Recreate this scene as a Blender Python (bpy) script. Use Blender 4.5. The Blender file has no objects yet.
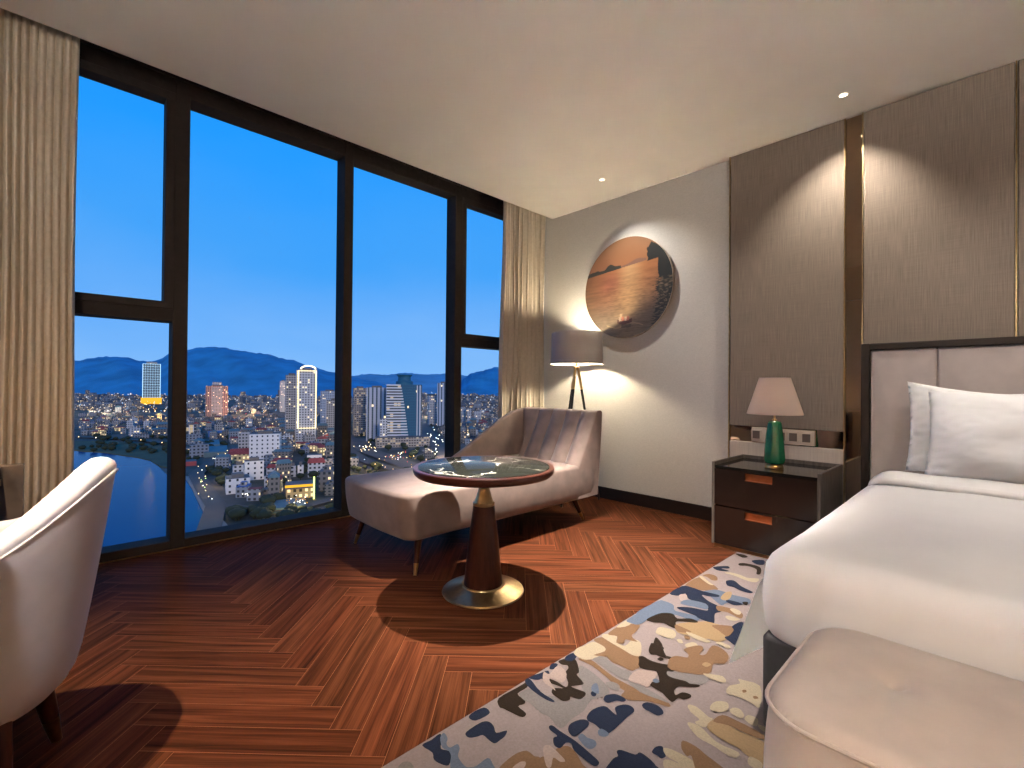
import bpy, bmesh, math, random
from mathutils import Vector, Matrix, noise
PI = math.pi
random.seed(7)
sc = bpy.context.scene
C = sc.collection
ORG = {}

# ------------------------------------------------------------------ camera
F_PX, YAW, PITCH, ROLL, EYE = 471.6, 0.804975, 0.0071416, 0.0086493, 1.035
cy_, sy_ = math.cos(YAW), math.sin(YAW)
FW = Vector((-sy_*math.cos(PITCH), cy_*math.cos(PITCH), math.sin(PITCH)))
R0 = Vector((cy_, sy_, 0)); U0 = R0.cross(FW)
RT = R0*math.cos(ROLL) + U0*math.sin(ROLL)
UP = -R0*math.sin(ROLL) + U0*math.cos(ROLL)
CAM = Vector((0, 0, EYE))
cd = bpy.data.cameras.new('camera'); cam = bpy.data.objects.new('camera', cd); C.objects.link(cam)
cd.sensor_fit = 'HORIZONTAL'; cd.sensor_width = 36; cd.lens = F_PX/1024*36
cd.clip_start = .02; cd.clip_end = 20000
M = Matrix((RT, UP, -FW)).transposed().to_4x4(); M.translation = CAM
cam.matrix_world = M
sc.camera = cam

def ray(x, y):
    return FW + RT*(x-512)/F_PX - UP*(y-384)/F_PX

# ------------------------------------------------------------------ helpers
def link(name, data, parent=None):
    o = bpy.data.objects.new(name, data); C.objects.link(o)
    if parent is not None: o.parent = parent
    return o

def tag(o, label=None, cat=None, group=None, kind=None):
    if label: o['label'] = label
    if cat: o['category'] = cat
    if group: o['group'] = group
    if kind: o['kind'] = kind
    return o

def thing(name, label, cat, loc=(0, 0, 0), group=None, kind=None):
    o = link(name, None); o.location = loc; o.empty_display_size = .1
    ORG[o.name] = Vector(loc)
    return tag(o, label, cat, group, kind)

def obj(name, bm, mats, parent=None, smooth=True, label=None, mods=None, auto=40):
    """world-space bmesh -> one mesh object (under its thing, if given)"""
    org = ORG[parent.name] if parent is not None else Vector((0, 0, 0))
    if org.length: bmesh.ops.translate(bm, verts=bm.verts[:], vec=-org)
    me = bpy.data.meshes.new(name)
    if smooth:
        for f in bm.faces: f.smooth = True
        lim = math.radians(auto)
        for e in bm.edges:
            if len(e.link_faces) == 2 and e.calc_face_angle(0) > lim: e.smooth = False
    bm.to_mesh(me); bm.free()
    for m in (mats if isinstance(mats, (list, tuple)) else [mats]): me.materials.append(m)
    o = link(name, me, parent); ORG[o.name] = org
    if label: o['label'] = label
    return o

def struct(name, bm, m, **k):
    o = obj(name, bm, m, **k); o['kind'] = 'structure'; return o

def B(): return bmesh.new()

def box(bm, x0, x1, y0, y1, z0, z1, bev=0, seg=2, mi=0, rot=None):
    r = bmesh.ops.create_cube(bm, size=1)
    vs = r['verts']
    for v in vs:
        v.co = Vector(((x0+x1)/2+v.co.x*(x1-x0), (y0+y1)/2+v.co.y*(y1-y0), (z0+z1)/2+v.co.z*(z1-z0)))
    fs = set(f for v in vs for f in v.link_faces)
    for f in fs: f.material_index = mi
    if bev:
        es = list(set(e for v in vs for e in v.link_edges))
        rr = bmesh.ops.bevel(bm, geom=es, offset=bev, segments=seg, affect='EDGES', profile=.5)
        vs = list(set(v for f in rr['faces'] for v in f.verts) | set(v for v in vs if v.is_valid))
    if rot is not None:
        c = Vector(((x0+x1)/2, (y0+y1)/2, (z0+z1)/2)) if len(rot) == 2 else rot[2]
        bmesh.ops.rotate(bm, verts=vs, cent=c, matrix=Matrix.Rotation(rot[0], 3, rot[1]))
    return vs

def lathe(bm, prof, c=(0, 0), n=40, mi=0):
    rings = []
    for r, z in prof:
        if r <= 1e-5: rings.append([bm.verts.new((c[0], c[1], z))])
        else: rings.append([bm.verts.new((c[0]+r*math.cos(2*PI*i/n), c[1]+r*math.sin(2*PI*i/n), z)) for i in range(n)])
    for a, b in zip(rings, rings[1:]):
        for i in range(n):
            j = (i+1) % n
            if len(a) == 1 and len(b) == 1: continue
            if len(a) == 1: f = bm.faces.new((a[0], b[j], b[i]))
            elif len(b) == 1: f = bm.faces.new((a[i], a[j], b[0]))
            else: f = bm.faces.new((a[i], a[j], b[j], b[i]))
            f.material_index = mi
    return rings

def tube(bm, pts, r, n=8, closed=False, mi=0, cap=True):
    P = [Vector(p) for p in pts]; N = len(P); rings = []
    for i, p in enumerate(P):
        a = P[(i-1) % N] if (closed or i) else P[0]
        b = P[(i+1) % N] if (closed or i < N-1) else P[-1]
        t = (b-a).normalized()
        u = t.cross(Vector((0, 0, 1)))
        if u.length < 1e-3: u = t.cross(Vector((0, 1, 0)))
        u.normalize(); w = u.cross(t)
        rr = r[i] if isinstance(r, (list, tuple)) else r
        rings.append([bm.verts.new(p+u*rr*math.cos(2*PI*k/n)+w*rr*math.sin(2*PI*k/n)) for k in range(n)])
    rng = range(N) if closed else range(N-1)
    for i in rng:
        a, b = rings[i], rings[(i+1) % N]
        for k in range(n):
            j = (k+1) % n
            f = bm.faces.new((a[k], b[k], b[j], a[j])); f.material_index = mi
    if cap and not closed:
        bm.faces.new(rings[0]).material_index = mi; bm.faces.new(rings[-1][::-1]).material_index = mi

def rrect(cx, cy, hx, hy, r, n=7, m=10):
    r = max(.0005, min(r, hx-.0005, hy-.0005)); pts = []
    cs = [(cx+hx-r, cy+hy-r, 0), (cx-hx+r, cy+hy-r, PI/2), (cx-hx+r, cy-hy+r, PI), (cx+hx-r, cy-hy+r, 1.5*PI)]
    for k, (px, py, a0) in enumerate(cs):
        for i in range(n+1):
            a = a0+PI/2*i/n; pts.append((px+r*math.cos(a), py+r*math.sin(a)))
        q = cs[(k+1) % 4]; a = q[2]; nx, ny = q[0]+r*math.cos(a), q[1]+r*math.sin(a)
        lx, ly = pts[-1]
        for i in range(1, m): pts.append((lx+(nx-lx)*i/m, ly+(ny-ly)*i/m))
    return pts

def soft_box(bm, x0, x1, y0, y1, z0, z1, rp=.05, rt=.03, rb=.02, dome=0, zf=None, bulge=0, belly=0, rings=10, m=12, mi=0, xf=None):
    cx, cy, hx, hy = (x0+x1)/2, (y0+y1)/2, (x1-x0)/2, (y1-y0)/2
    L = []
    def add(inset, z): L.append((inset, z, 1.0))
    for i in range(5): a = PI/2*i/4; add(rb*(1-math.sin(a)), z0+rb*(1-math.cos(a)))
    for i in range(1, 6): t = i/6; add(-bulge*math.sin(PI*t), z0+rb+(z1-rt-z0-rb)*t)
    for i in range(6): a = PI/2*i/5; add(rt*(1-math.cos(a)), z1-rt+rt*math.sin(a))
    loops = []
    for ins, z, s in L:
        loops.append([(x, y, z) for x, y in rrect(cx, cy, hx-ins, hy-ins, max(rp-ins, .002), m=m)])
    top = rrect(cx, cy, hx-rt, hy-rt, max(rp-rt, .004), m=m)
    for k in range(1, rings+1):
        s = 1-k/rings
        if s <= 0: break
        loops.append([(cx+(x-cx)*s, cy+(y-cy)*s, z1+dome*(1-s**2)) for x, y in top])
    def fin(p):
        x, y, z = p
        if zf and z >= z1-rt: z += zf(x, y)
        if belly and z < z0+rb+.001: pass
        return Vector((x, y, z)) if xf is None else xf(Vector((x, y, z)))
    V = [[bm.verts.new(fin(p)) for p in l] for l in loops]
    n = len(V[0])
    for a, b in zip(V, V[1:]):
        for i in range(n):
            bm.faces.new((a[i], a[(i+1) % n], b[(i+1) % n], b[i])).material_index = mi
    c = bm.verts.new(fin((cx, cy, z1+dome)))
    for i in range(n): bm.faces.new((V[-1][i], V[-1][(i+1) % n], c)).material_index = mi
    bm.faces.new(V[0][::-1]).material_index = mi
    return [tuple(v.co) for v in V[10]]

def grid(bm, nu, nv, f, mi=0, flip=False):
    V = [[bm.verts.new(f(i/(nu-1), j/(nv-1))) for j in range(nv)] for i in range(nu)]
    for i in range(nu-1):
        for j in range(nv-1):
            q = (V[i][j], V[i+1][j], V[i+1][j+1], V[i][j+1])
            bm.faces.new(q[::-1] if flip else q).material_index = mi
    return V

# ------------------------------------------------------------------ materials
def nt(name):
    m = bpy.data.materials.new(name); m.use_nodes = True
    n = m.node_tree; return m, n, n.nodes['Principled BSDF']

def setp(b, **k):
    for a, v in k.items():
        a = a.replace('_', ' ')
        if a in b.inputs: b.inputs[a].default_value = v

def mat(name, col, rough=.6, metal=0, var=.12, scale=30, bump=0, bscale=200, stretch=(1, 1, 1), sheen=0, coat=0, emit=None, es=0, spec=.5, detail=4):
    m, n, b = nt(name)
    setp(b, Roughness=rough, Metallic=metal)
    b.inputs['Specular IOR Level'].default_value = spec
    if sheen: b.inputs['Sheen Weight'].default_value = sheen; b.inputs['Sheen Roughness'].default_value = .4
    if coat: b.inputs['Coat Weight'].default_value = coat; b.inputs['Coat Roughness'].default_value = .1
    tc = n.nodes.new('ShaderNodeTexCoord'); mp = n.nodes.new('ShaderNodeMapping'); mp.inputs['Scale'].default_value = stretch
    n.links.new(tc.outputs['Object'], mp.inputs['Vector'])
    nz = n.nodes.new('ShaderNodeTexNoise'); nz.inputs['Scale'].default_value = scale; nz.inputs['Detail'].default_value = detail
    n.links.new(mp.outputs[0], nz.inputs['Vector'])
    cr = n.nodes.new('ShaderNodeValToRGB')
    cr.color_ramp.elements[0].position = .3; cr.color_ramp.elements[1].position = .7
    c = Vector(col[:3])
    cr.color_ramp.elements[0].color = (*(c*(1-var)), 1); cr.color_ramp.elements[1].color = (*[min(1, x) for x in c*(1+var)], 1)
    n.links.new(nz.outputs['Fac'], cr.inputs[0]); n.links.new(cr.outputs[0], b.inputs['Base Color'])
    if bump:
        nb = n.nodes.new('ShaderNodeTexNoise'); nb.inputs['Scale'].default_value = bscale; nb.inputs['Detail'].default_value = 3
        n.links.new(mp.outputs[0], nb.inputs['Vector'])
        bp = n.nodes.new('ShaderNodeBump'); bp.inputs['Strength'].default_value = bump; bp.inputs['Distance'].default_value = .003
        n.links.new(nb.outputs['Fac'], bp.inputs['Height']); n.links.new(bp.outputs[0], b.inputs['Normal'])
    if emit:
        b.inputs['Emission Color'].default_value = (*emit, 1); b.inputs['Emission Strength'].default_value = es
    return m

def fabric(name, col, su, sv, var=.18, rough=.85, cross=.5, bump=.3):
    """woven cloth: two crossed stretched noises in the wall plane"""
    m, n, b = nt(name); setp(b, Roughness=rough); b.inputs['Specular IOR Level'].default_value = .2
    tc = n.nodes.new('ShaderNodeTexCoord'); outs = []
    for s in ((su, su, sv), (sv, sv, su)):
        mp = n.nodes.new('ShaderNodeMapping'); mp.inputs['Scale'].default_value = s
        nz = n.nodes.new('ShaderNodeTexNoise'); nz.inputs['Scale'].default_value = 1; nz.inputs['Detail'].default_value = 3
        n.links.new(tc.outputs['Object'], mp.inputs['Vector']); n.links.new(mp.outputs[0], nz.inputs['Vector']); outs.append(nz.outputs['Fac'])
    hf = n.nodes.new('ShaderNodeMix'); hf.inputs[0].default_value = cross; n.links.new(outs[0], hf.inputs[2]); n.links.new(outs[1], hf.inputs[3])
    cr = n.nodes.new('ShaderNodeValToRGB'); c = Vector(col)
    cr.color_ramp.elements[0].position = .35; cr.color_ramp.elements[1].position = .65
    cr.color_ramp.elements[0].color = (*(c*(1-var)), 1); cr.color_ramp.elements[1].color = (*(c*(1+var)), 1)
    n.links.new(hf.outputs[0], cr.inputs[0]); n.links.new(cr.outputs[0], b.inputs['Base Color'])
    bp = n.nodes.new('ShaderNodeBump'); bp.inputs['Strength'].default_value = bump; bp.inputs['Distance'].default_value = .001
    n.links.new(hf.outputs[0], bp.inputs['Height']); n.links.new(bp.outputs[0], b.inputs['Normal'])
    return m

def vcol_mat(name, rough=.5, attr='Col', es=0):
    m, n, b = nt(name); setp(b, Roughness=rough)
    a = n.nodes.new('ShaderNodeAttribute'); a.attribute_name = attr
    n.links.new(a.outputs['Color'], b.inputs['Base Color'])
    return m

def emis(name, col, s):
    m = bpy.data.materials.new(name); m.use_nodes = True; n = m.node_tree
    n.nodes.clear(); e = n.nodes.new('ShaderNodeEmission'); o = n.nodes.new('ShaderNodeOutputMaterial')
    e.inputs[0].default_value = (*col, 1); e.inputs[1].default_value = s; n.links.new(e.outputs[0], o.inputs[0]); return m

m_ceil = mat('ceiling_paint', (.75, .71, .64), .9, var=.02, scale=3)
m_wall = fabric('linen_wallcovering', (.62, .595, .55), 60, 420, var=.10)
m_wallb = mat('plain_wall', (.55, .50, .44), .85, var=.03)
m_panel = fabric('brown_panel_fabric', (.232, .192, .155), 300, 6, var=.20, cross=.25)
m_panel2 = fabric('light_panel_fabric', (.50, .44, .38), 260, 6, var=.12, cross=.25)
m_base = mat('dark_baseboard', (.012, .007, .005), .35, var=.2)
m_frame = mat('window_frame_metal', (.022, .018, .016), .7, metal=0, var=.15, spec=.12)
m_curt = mat('curtain_cloth', (.66, .58, .46), .85, var=.06, scale=40, bump=.1, bscale=300)
m_brass = mat('brushed_brass', (.62, .42, .19), .28, metal=1, var=.12, scale=60, stretch=(1, 1, 6))
m_brassd = mat('antique_brass', (.50, .36, .18), .33, metal=1, var=.15, scale=40)
m_mirror = mat('bronze_mirror', (.70, .57, .41), .04, metal=1, var=.02)
m_walnut = mat('dark_walnut', (.032, .010, .006), .3, var=.45, scale=12, stretch=(6, 6, .5), coat=.05, spec=.25)
m_rimred = mat('mahogany_rim', (.048, .014, .009), .3, var=.25, scale=8, coat=.1, spec=.3)
m_esp = mat('espresso_lacquer', (.010, .006, .005), .22, var=.2, scale=20, coat=.3)
m_nsw = mat('grey_oak_veneer', (.080, .066, .055), .45, var=.4, scale=14, stretch=(4, 4, .8))
m_dkglass = mat('smoked_glass_top', (.008, .008, .007), .06, var=.1)
m_velvet = mat('taupe_velvet', (.215, .157, .137), .75, var=.15, scale=11, bump=.12, bscale=90, sheen=.25, detail=6)
m_velvet2 = mat('cream_velvet', (.56, .46, .385), .75, var=.07, scale=9, bump=.08, bscale=90, sheen=.2, detail=6)
m_chair = mat('grey_velvet', (.56, .55, .61), .75, var=.07, scale=9, bump=.08, bscale=120, sheen=.25, detail=6)
m_head = mat('headboard_velvet', (.50, .44, .41), .75, var=.08, scale=10, sheen=.2, detail=6)
m_white = mat('white_bed_linen', (.80, .77, .74), .8, var=.015, scale=6)
m_sheet = mat('white_cotton', (.88, .87, .85), .8, var=.02, scale=10, bump=.25, bscale=18)
m_bedbase = mat('charcoal_upholstery', (.045, .045, .048), .8, var=.1, scale=60)
m_shadeg = mat('taupe_lampshade', (.34, .29, .25), .8, var=.05, scale=80)
m_green = mat('green_ceramic', (.010, .105, .05), .25, var=.3, scale=14, coat=.08, spec=.3)
m_black = mat('black_metal', (.012, .011, .011), .35, var=.1)
m_socket = mat('beige_switch_plastic', (.52, .44, .36), .4, var=.03)
m_sockd = mat('dark_socket_face', (.09, .07, .06), .4, var=.05)
m_metalw = mat('white_fixture', (.7, .66, .6), .5, var=.02)
m_bulb = emis('lamp_bulb_glow', (1, .80, .55), 30)
m_deskst = mat('brown_marble', (.10, .075, .06), .25, var=.6, scale=5, coat=.3, detail=8)

# lampshade that lets the bulb glow through
def shade_mat(name, col, tr):
    m, n, b = nt(name); b.inputs['Roughness'].default_value = .9
    b.inputs['Base Color'].default_value = (*col, 1)
    t = n.nodes.new('ShaderNodeBsdfTranslucent'); t.inputs[0].default_value = (*col, 1)
    tc = n.nodes.new('ShaderNodeTexCoord'); nz = n.nodes.new('ShaderNodeTexNoise'); nz.inputs['Scale'].default_value = 60
    mp = n.nodes.new('ShaderNodeMapping'); mp.inputs['Scale'].default_value = (.3, .3, 3)
    n.links.new(tc.outputs['Object'], mp.inputs[0]); n.links.new(mp.outputs[0], nz.inputs['Vector'])
    bp = n.nodes.new('ShaderNodeBump'); bp.inputs['Strength'].default_value = .15
    n.links.new(nz.outputs['Fac'], bp.inputs['Height']); n.links.new(bp.outputs[0], b.inputs['Normal'])
    x = n.nodes.new('ShaderNodeMixShader'); x.inputs[0].default_value = tr
    n.links.new(b.outputs[0], x.inputs[1]); n.links.new(t.outputs[0], x.inputs[2])
    n.links.new(x.outputs[0], n.nodes['Material Output'].inputs[0]); return m
m_shadep = shade_mat('pink_lampshade', (.86, .74, .65), .45)
m_shadef = shade_mat('taupe_drum_shade', (.62, .56, .50), .18)

# thin window glass
m_glass = bpy.data.materials.new('window_glass'); m_glass.use_nodes = True
n = m_glass.node_tree; n.nodes.clear()
o_ = n.nodes.new('ShaderNodeOutputMaterial'); tr = n.nodes.new('ShaderNodeBsdfTransparent'); gl = n.nodes.new('ShaderNodeBsdfGlossy')
tr.inputs[0].default_value = (.97, .985, .98, 1); gl.inputs['Roughness'].default_value = .0
gl.inputs[0].default_value = (.3, .3, .3, 1)
fr = n.nodes.new('ShaderNodeFresnel'); fr.inputs[0].default_value = 1.22; mx = n.nodes.new('ShaderNodeMixShader')
n.links.new(fr.outputs[0], mx.inputs[0]); n.links.new(tr.outputs[0], mx.inputs[1]); n.links.new(gl.outputs[0], mx.inputs[2]); n.links.new(mx.outputs[0], o_.inputs[0])

# black marble with white veins
m_marble, n, b = nt('black_marble'); setp(b, Roughness=.08); b.inputs['IOR'].default_value = 1.055
tc = n.nodes.new('ShaderNodeTexCoord'); nz = n.nodes.new('ShaderNodeTexNoise'); nz.inputs['Scale'].default_value = 3.5; nz.inputs['Detail'].default_value = 6
n.links.new(tc.outputs['Object'], nz.inputs['Vector'])
mixv = n.nodes.new('ShaderNodeMix'); mixv.data_type = 'VECTOR'; mixv.inputs[0].default_value = .35
n.links.new(tc.outputs['Object'], mixv.inputs[4]); n.links.new(nz.outputs['Color'], mixv.inputs[5])
vo = n.nodes.new('ShaderNodeTexVoronoi'); vo.feature = 'DISTANCE_TO_EDGE'; vo.inputs['Scale'].default_value = 5
n.links.new(mixv.outputs[1], vo.inputs['Vector'])
cr = n.nodes.new('ShaderNodeValToRGB'); e = cr.color_ramp.elements
e[0].position = 0; e[0].color = (.55, .52, .45, 1); e[1].position = .022; e[1].color = (.012, .013, .011, 1)
n2 = n.nodes.new('ShaderNodeTexNoise'); n2.inputs['Scale'].default_value = 5; n.links.new(tc.outputs['Object'], n2.inputs['Vector'])
cr2 = n.nodes.new('ShaderNodeValToRGB'); cr2.color_ramp.elements[0].position = .47; cr2.color_ramp.elements[1].position = .56
n.links.new(n2.outputs['Fac'], cr2.inputs[0])
mm = n.nodes.new('ShaderNodeMix'); mm.data_type = 'RGBA'; n.links.new(cr2.outputs[0], mm.inputs[0])
mm.inputs[6].default_value = (.012, .013, .011, 1); n.links.new(vo.outputs['Distance'], cr.inputs[0]); n.links.new(cr.outputs[0], mm.inputs[7])
n.links.new(mm.outputs[2], b.inputs['Base Color'])

# walnut herringbone planks: UVMap = grain coordinates, Local = metres inside the plank
m_floor, n, b = nt('herringbone_walnut')
b.inputs['Roughness'].default_value = .30; b.inputs['IOR'].default_value = 1.035
uv = n.nodes.new('ShaderNodeUVMap'); uv.uv_map = 'UVMap'; lo = n.nodes.new('ShaderNodeUVMap'); lo.uv_map = 'Local'
mp = n.nodes.new('ShaderNodeMapping'); mp.inputs['Scale'].default_value = (.55, 13, 1); n.links.new(uv.outputs[0], mp.inputs[0])
g1 = n.nodes.new('ShaderNodeTexNoise'); g1.inputs['Scale'].default_value = 3.2; g1.inputs['Detail'].default_value = 6; g1.inputs['Distortion'].default_value = .5
n.links.new(mp.outputs[0], g1.inputs['Vector'])
mp2 = n.nodes.new('ShaderNodeMapping'); mp2.inputs['Scale'].default_value = (.8, 75, 1); n.links.new(uv.outputs[0], mp2.inputs[0])
g2 = n.nodes.new('ShaderNodeTexNoise'); g2.inputs['Scale'].default_value = 5; g2.inputs['Detail'].default_value = 3; n.links.new(mp2.outputs[0], g2.inputs['Vector'])
mxg = n.nodes.new('ShaderNodeMix'); mxg.inputs[0].default_value = .3; n.links.new(g1.outputs['Fac'], mxg.inputs[2]); n.links.new(g2.outputs['Fac'], mxg.inputs[3])
cr = n.nodes.new('ShaderNodeValToRGB'); e = cr.color_ramp.elements
e[0].position = .34; e[0].color = (.020, .0070, .0038, 1); e[1].position = .66; e[1].color = (.100, .032, .0150, 1)
k = e.new(.5); k.color = (.056, .0180, .0082, 1)
n.links.new(mxg.outputs[0], cr.inputs[0])
at = n.nodes.new('ShaderNodeAttribute'); at.attribute_name = 'Col'
ml = n.nodes.new('ShaderNodeMix'); ml.data_type = 'RGBA'; ml.blend_type = 'MULTIPLY'; ml.inputs[0].default_value = 1
n.links.new(cr.outputs[0], ml.inputs[6]); n.links.new(at.outputs['Color'], ml.inputs[7])
sp = n.nodes.new('ShaderNodeSeparateXYZ'); n.links.new(lo.outputs[0], sp.inputs[0])
def mth(op, a, bb=None, c=None):
    x = n.nodes.new('ShaderNodeMath'); x.operation = op
    for i, v in enumerate((a, bb, c)):
        if v is None: continue
        if isinstance(v, (int, float)): x.inputs[i].default_value = v
        else: n.links.new(v, x.inputs[i])
    return x.outputs[0]
du = mth('MINIMUM', sp.outputs[0], mth('SUBTRACT', .6, sp.outputs[0]))
dv = mth('MINIMUM', sp.outputs[1], mth('SUBTRACT', .1, sp.outputs[1]))
ed = mth('LESS_THAN', mth('MINIMUM', du, dv), .0007)
ms = n.nodes.new('ShaderNodeMix'); ms.data_type = 'RGBA'; n.links.new(ed, ms.inputs[0])
n.links.new(ml.outputs[2], ms.inputs[6]); ms.inputs[7].default_value = (.17, .070, .034, 1)
n.links.new(ms.outputs[2], b.inputs['Base Color'])
bp = n.nodes.new('ShaderNodeBump'); bp.inputs['Strength'].default_value = .08; bp.inputs['Distance'].default_value = .002
n.links.new(mxg.outputs[0], bp.inputs['Height']); n.links.new(bp.outputs[0], b.inputs['Normal'])

# ------------------------------------------------------------------ room shell
XL, XR, YN, YB, H = -3.60, 2.7, -.80, 3.71, 2.80
bm = B(); uvl = bm.loops.layers.uv.new('UVMap'); lol = bm.loops.layers.uv.new('Local'); cl = bm.loops.layers.float_color.new('Col')
w = .1; s2 = math.sqrt(.5)
def w2(u, v): return ((u+v)*s2*w + .009, (v-u)*s2*w + 1.024)
def plank(i0, i1, j0, j1, vert):
    cs = [(i0, j0), (i1, j0), (i1, j1), (i0, j1)]
    P = [w2(*c) for c in cs]
    if max(p[0] for p in P) < -3.78 or min(p[0] for p in P) > XR+.1 or max(p[1] for p in P) < YN-.1 or min(p[1] for p in P) > YB+.1: return
    f = bm.faces.new([bm.verts.new((x, y, 0)) for x, y in P])
    loc = [(0, 0), (.6, 0), (.6, .1), (0, .1)] if not vert else [(0, .1), (0, 0), (.6, 0), (.6, .1)]
    ou, ov = random.uniform(0, 50), random.uniform(0, 50); t = random.uniform(.70, 1.12); t2 = random.uniform(.93, 1.06)
    for l, q in zip(f.loops, loc):
        l[lol].uv = q; l[uvl].uv = (q[0]+ou, q[1]+ov); l[cl] = (t, t*t2, t*t2, 1)
for d in range(-70, 70):
    for k in range(-8, 9):
        i = d+12*k
        plank(i, i+6, d, d+1, False)
        plank(i+6, i+7, d-5, d+1, True)
for co, no in (((-3.76, 0, 0), (-1, 0, 0)), ((XR, 0, 0), (1, 0, 0)), ((0, YN, 0), (0, -1, 0)), ((0, YB, 0), (0, 1, 0))):
    bmesh.ops.bisect_plane(bm, geom=bm.verts[:]+bm.edges[:]+bm.faces[:], plane_co=co, plane_no=no, clear_outer=True)
fl = struct('floor', bm, [m_floor, m_base], smooth=False)
bm = B(); box(bm, -3.78, XR, YN, YB, -.25, -.004); struct('floor', bm, m_base, smooth=False)

bm = B(); box(bm, -3.27, XR, YN, YB, H, H+.1); struct('ceiling', bm, m_ceil, smooth=False)
bm = B(); box(bm, -3.80, -3.27, YN, YB, 3.06, 3.12); box(bm, -3.27, -3.25, YN, YB, H+.1, 3.12)
struct('trim_1', bm, m_ceil, smooth=False)
bm = B(); box(bm, -3.80, XR+.1, YB, YB+.12, -.25, 3.12); struct('wall_back', bm, m_wall, smooth=False)
bm = B(); box(bm, -3.80, XR+.1, YN-.12, YN, -.25, 3.12); struct('wall_front', bm, m_wallb, smooth=False)
bm = B(); box(bm, XR, XR+.12, YN, YB, -.25, 3.12); struct('wall_right', bm, m_wallb, smooth=False)
bm = B(); box(bm, -3.26, -1.434, YB-.014, YB, 0, .108, .003); struct('baseboard_back', bm, m_base, smooth=False)
# moulded door on the wall opposite the bed, seen in the mirror strip
t = thing('door_1', None, None, (-.35, YN, 0), kind='structure')
bm = B(); box(bm, -1.15, -.30, YN, YN+.04, 0, 2.15); obj('door_leaf', bm, m_wallb, t, smooth=False)
bm = B(); box(bm, -1.25, -.20, YN, YN+.06, 2.16, 2.28, .01); box(bm, -1.25, -1.16, YN, YN+.06, 0, 2.16, .01); box(bm, -.29, -.20, YN, YN+.06, 0, 2.16, .01)
obj('door_frame', bm, m_brassd, t, smooth=False)

# ------------------------------------------------------------------ window wall
win = thing('window_1', None, None, (-3.68, 1.5, 0), kind='structure')
FX0, FX1, GX = -3.75, -3.60, -3.73
def bar(name, y0, y1, z0, z1, x1=FX1, x0=FX0, label=None):
    bm = B(); box(bm, x0, x1, y0, y1, z0, z1, .003, 1); return obj(name, bm, m_frame, win, smooth=False, label=label)
MU = [(-.585, -.505), (.512, .590), (1.613, 1.686), (2.704, 2.786)]
for y0, y1 in MU: bar('mullion', y0, y1, .0, 3.06)
bar('mullion', 3.66, YB, 0, 3.06); bar('mullion', YN, -.76, 0, 3.06)
bm = B()
box(bm, FX0, FX1-.004, YN, YB, .0, .055, .003, 1); obj('sill_rail', bm, m_frame, win, smooth=False)
bm = B(); box(bm, FX0, FX1-.004, YN, YB, 2.86, 3.06, .003, 1); box(bm, FX1-.004, FX1+.012, YN, YB, 2.955, 3.06, .002, 1)
obj('head_rail', bm, m_frame, win, smooth=False)
for y0, y1, sash in ((-.505, .512, 1), (2.786, 3.66, 1)):
    bar('transom', y0, y1, 1.430, 1.505, FX1-.004)
    bm = B(); sx0, sx1, b_ = -3.70, -3.595, .048
    for a in ((y0, y1, 1.505, 1.505+.045), (y0, y1, 2.812, 2.862), (y0, y0+b_, 1.545, 2.815), (y1-b_, y1, 1.545, 2.815)):
        box(bm, sx0, sx1, *a, .003, 1)
    obj('sash_frame', bm, m_frame, win, smooth=False)
def pane(y0, y1, z0, z1):
    bm = B(); vs = [bm.verts.new((GX, y, z)) for y, z in ((y0, z0), (y1, z0), (y1, z1), (y0, z1))]; bm.faces.new(vs)
    obj('glass_pane', bm, m_glass, win, smooth=False)
pane(-.505, .512, .05, 1.435); pane(-.505, .512, 1.50, 2.87); pane(.590, 1.613, .05, 2.87); pane(1.686, 2.704, .05, 2.87)
pane(2.786, 3.66, .05, 1.435); pane(2.786, 3.66, 1.50, 2.87); pane(YN, -.58, .05, 2.87)
bm = B(); box(bm, -3.597, -3.590, YN, YB, 0, .006); tr_ = struct('trim_2', bm, m_brassd, smooth=False)

# ------------------------------------------------------------------ curtains
def curtain(name, label, x, y0, y1, pitch, amp, edge=None, ztop=3.05, lobes=False):
    def f(u, v):
        y = y0+(y1-y0)*u; z = .012+(ztop-.012)*v
        ph = 2*PI*(y-y0)/pitch
        k = 1+.25*math.sin(ph*.37+1.3)
        a = amp*k*(1-.25*v)
        sx = a*math.sin(ph+.4*math.sin(ph*.21)) if not lobes else amp*(.8+.2*math.sin(ph*.13))*(abs(math.sin(ph/2))**.55)
        xx = x+sx+.006*math.sin(3*z+ph*.2)
        yy = y+(0 if lobes else pitch*.16)*math.sin(2*ph)+.004*math.sin(2.2*z+y*9)
        if edge: yy += edge(u, z)
        return Vector((xx, yy, z))
    n = int((y1-y0)/pitch*(18 if lobes else 14))+2
    bm = B(); grid(bm, n, 26, f)
    o = obj(name, bm, m_curt, None, auto=180)
    md = o.modifiers.new('thick', 'SOLIDIFY'); md.thickness = .003
    return tag(o, label, 'curtain')
curtain('curtain', 'beige pleated curtain hanging left of the lake-view window pane', -3.455, -.70, .060, .0305, .058, lobes=True)
curtain('curtain', 'beige pleated curtain hanging in the corner behind the floor lamp', -3.38, 3.11, 3.695, .062, .040,
        edge=lambda u, z: -.06*(1-u)*(1-z/3.0)**1)

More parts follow.
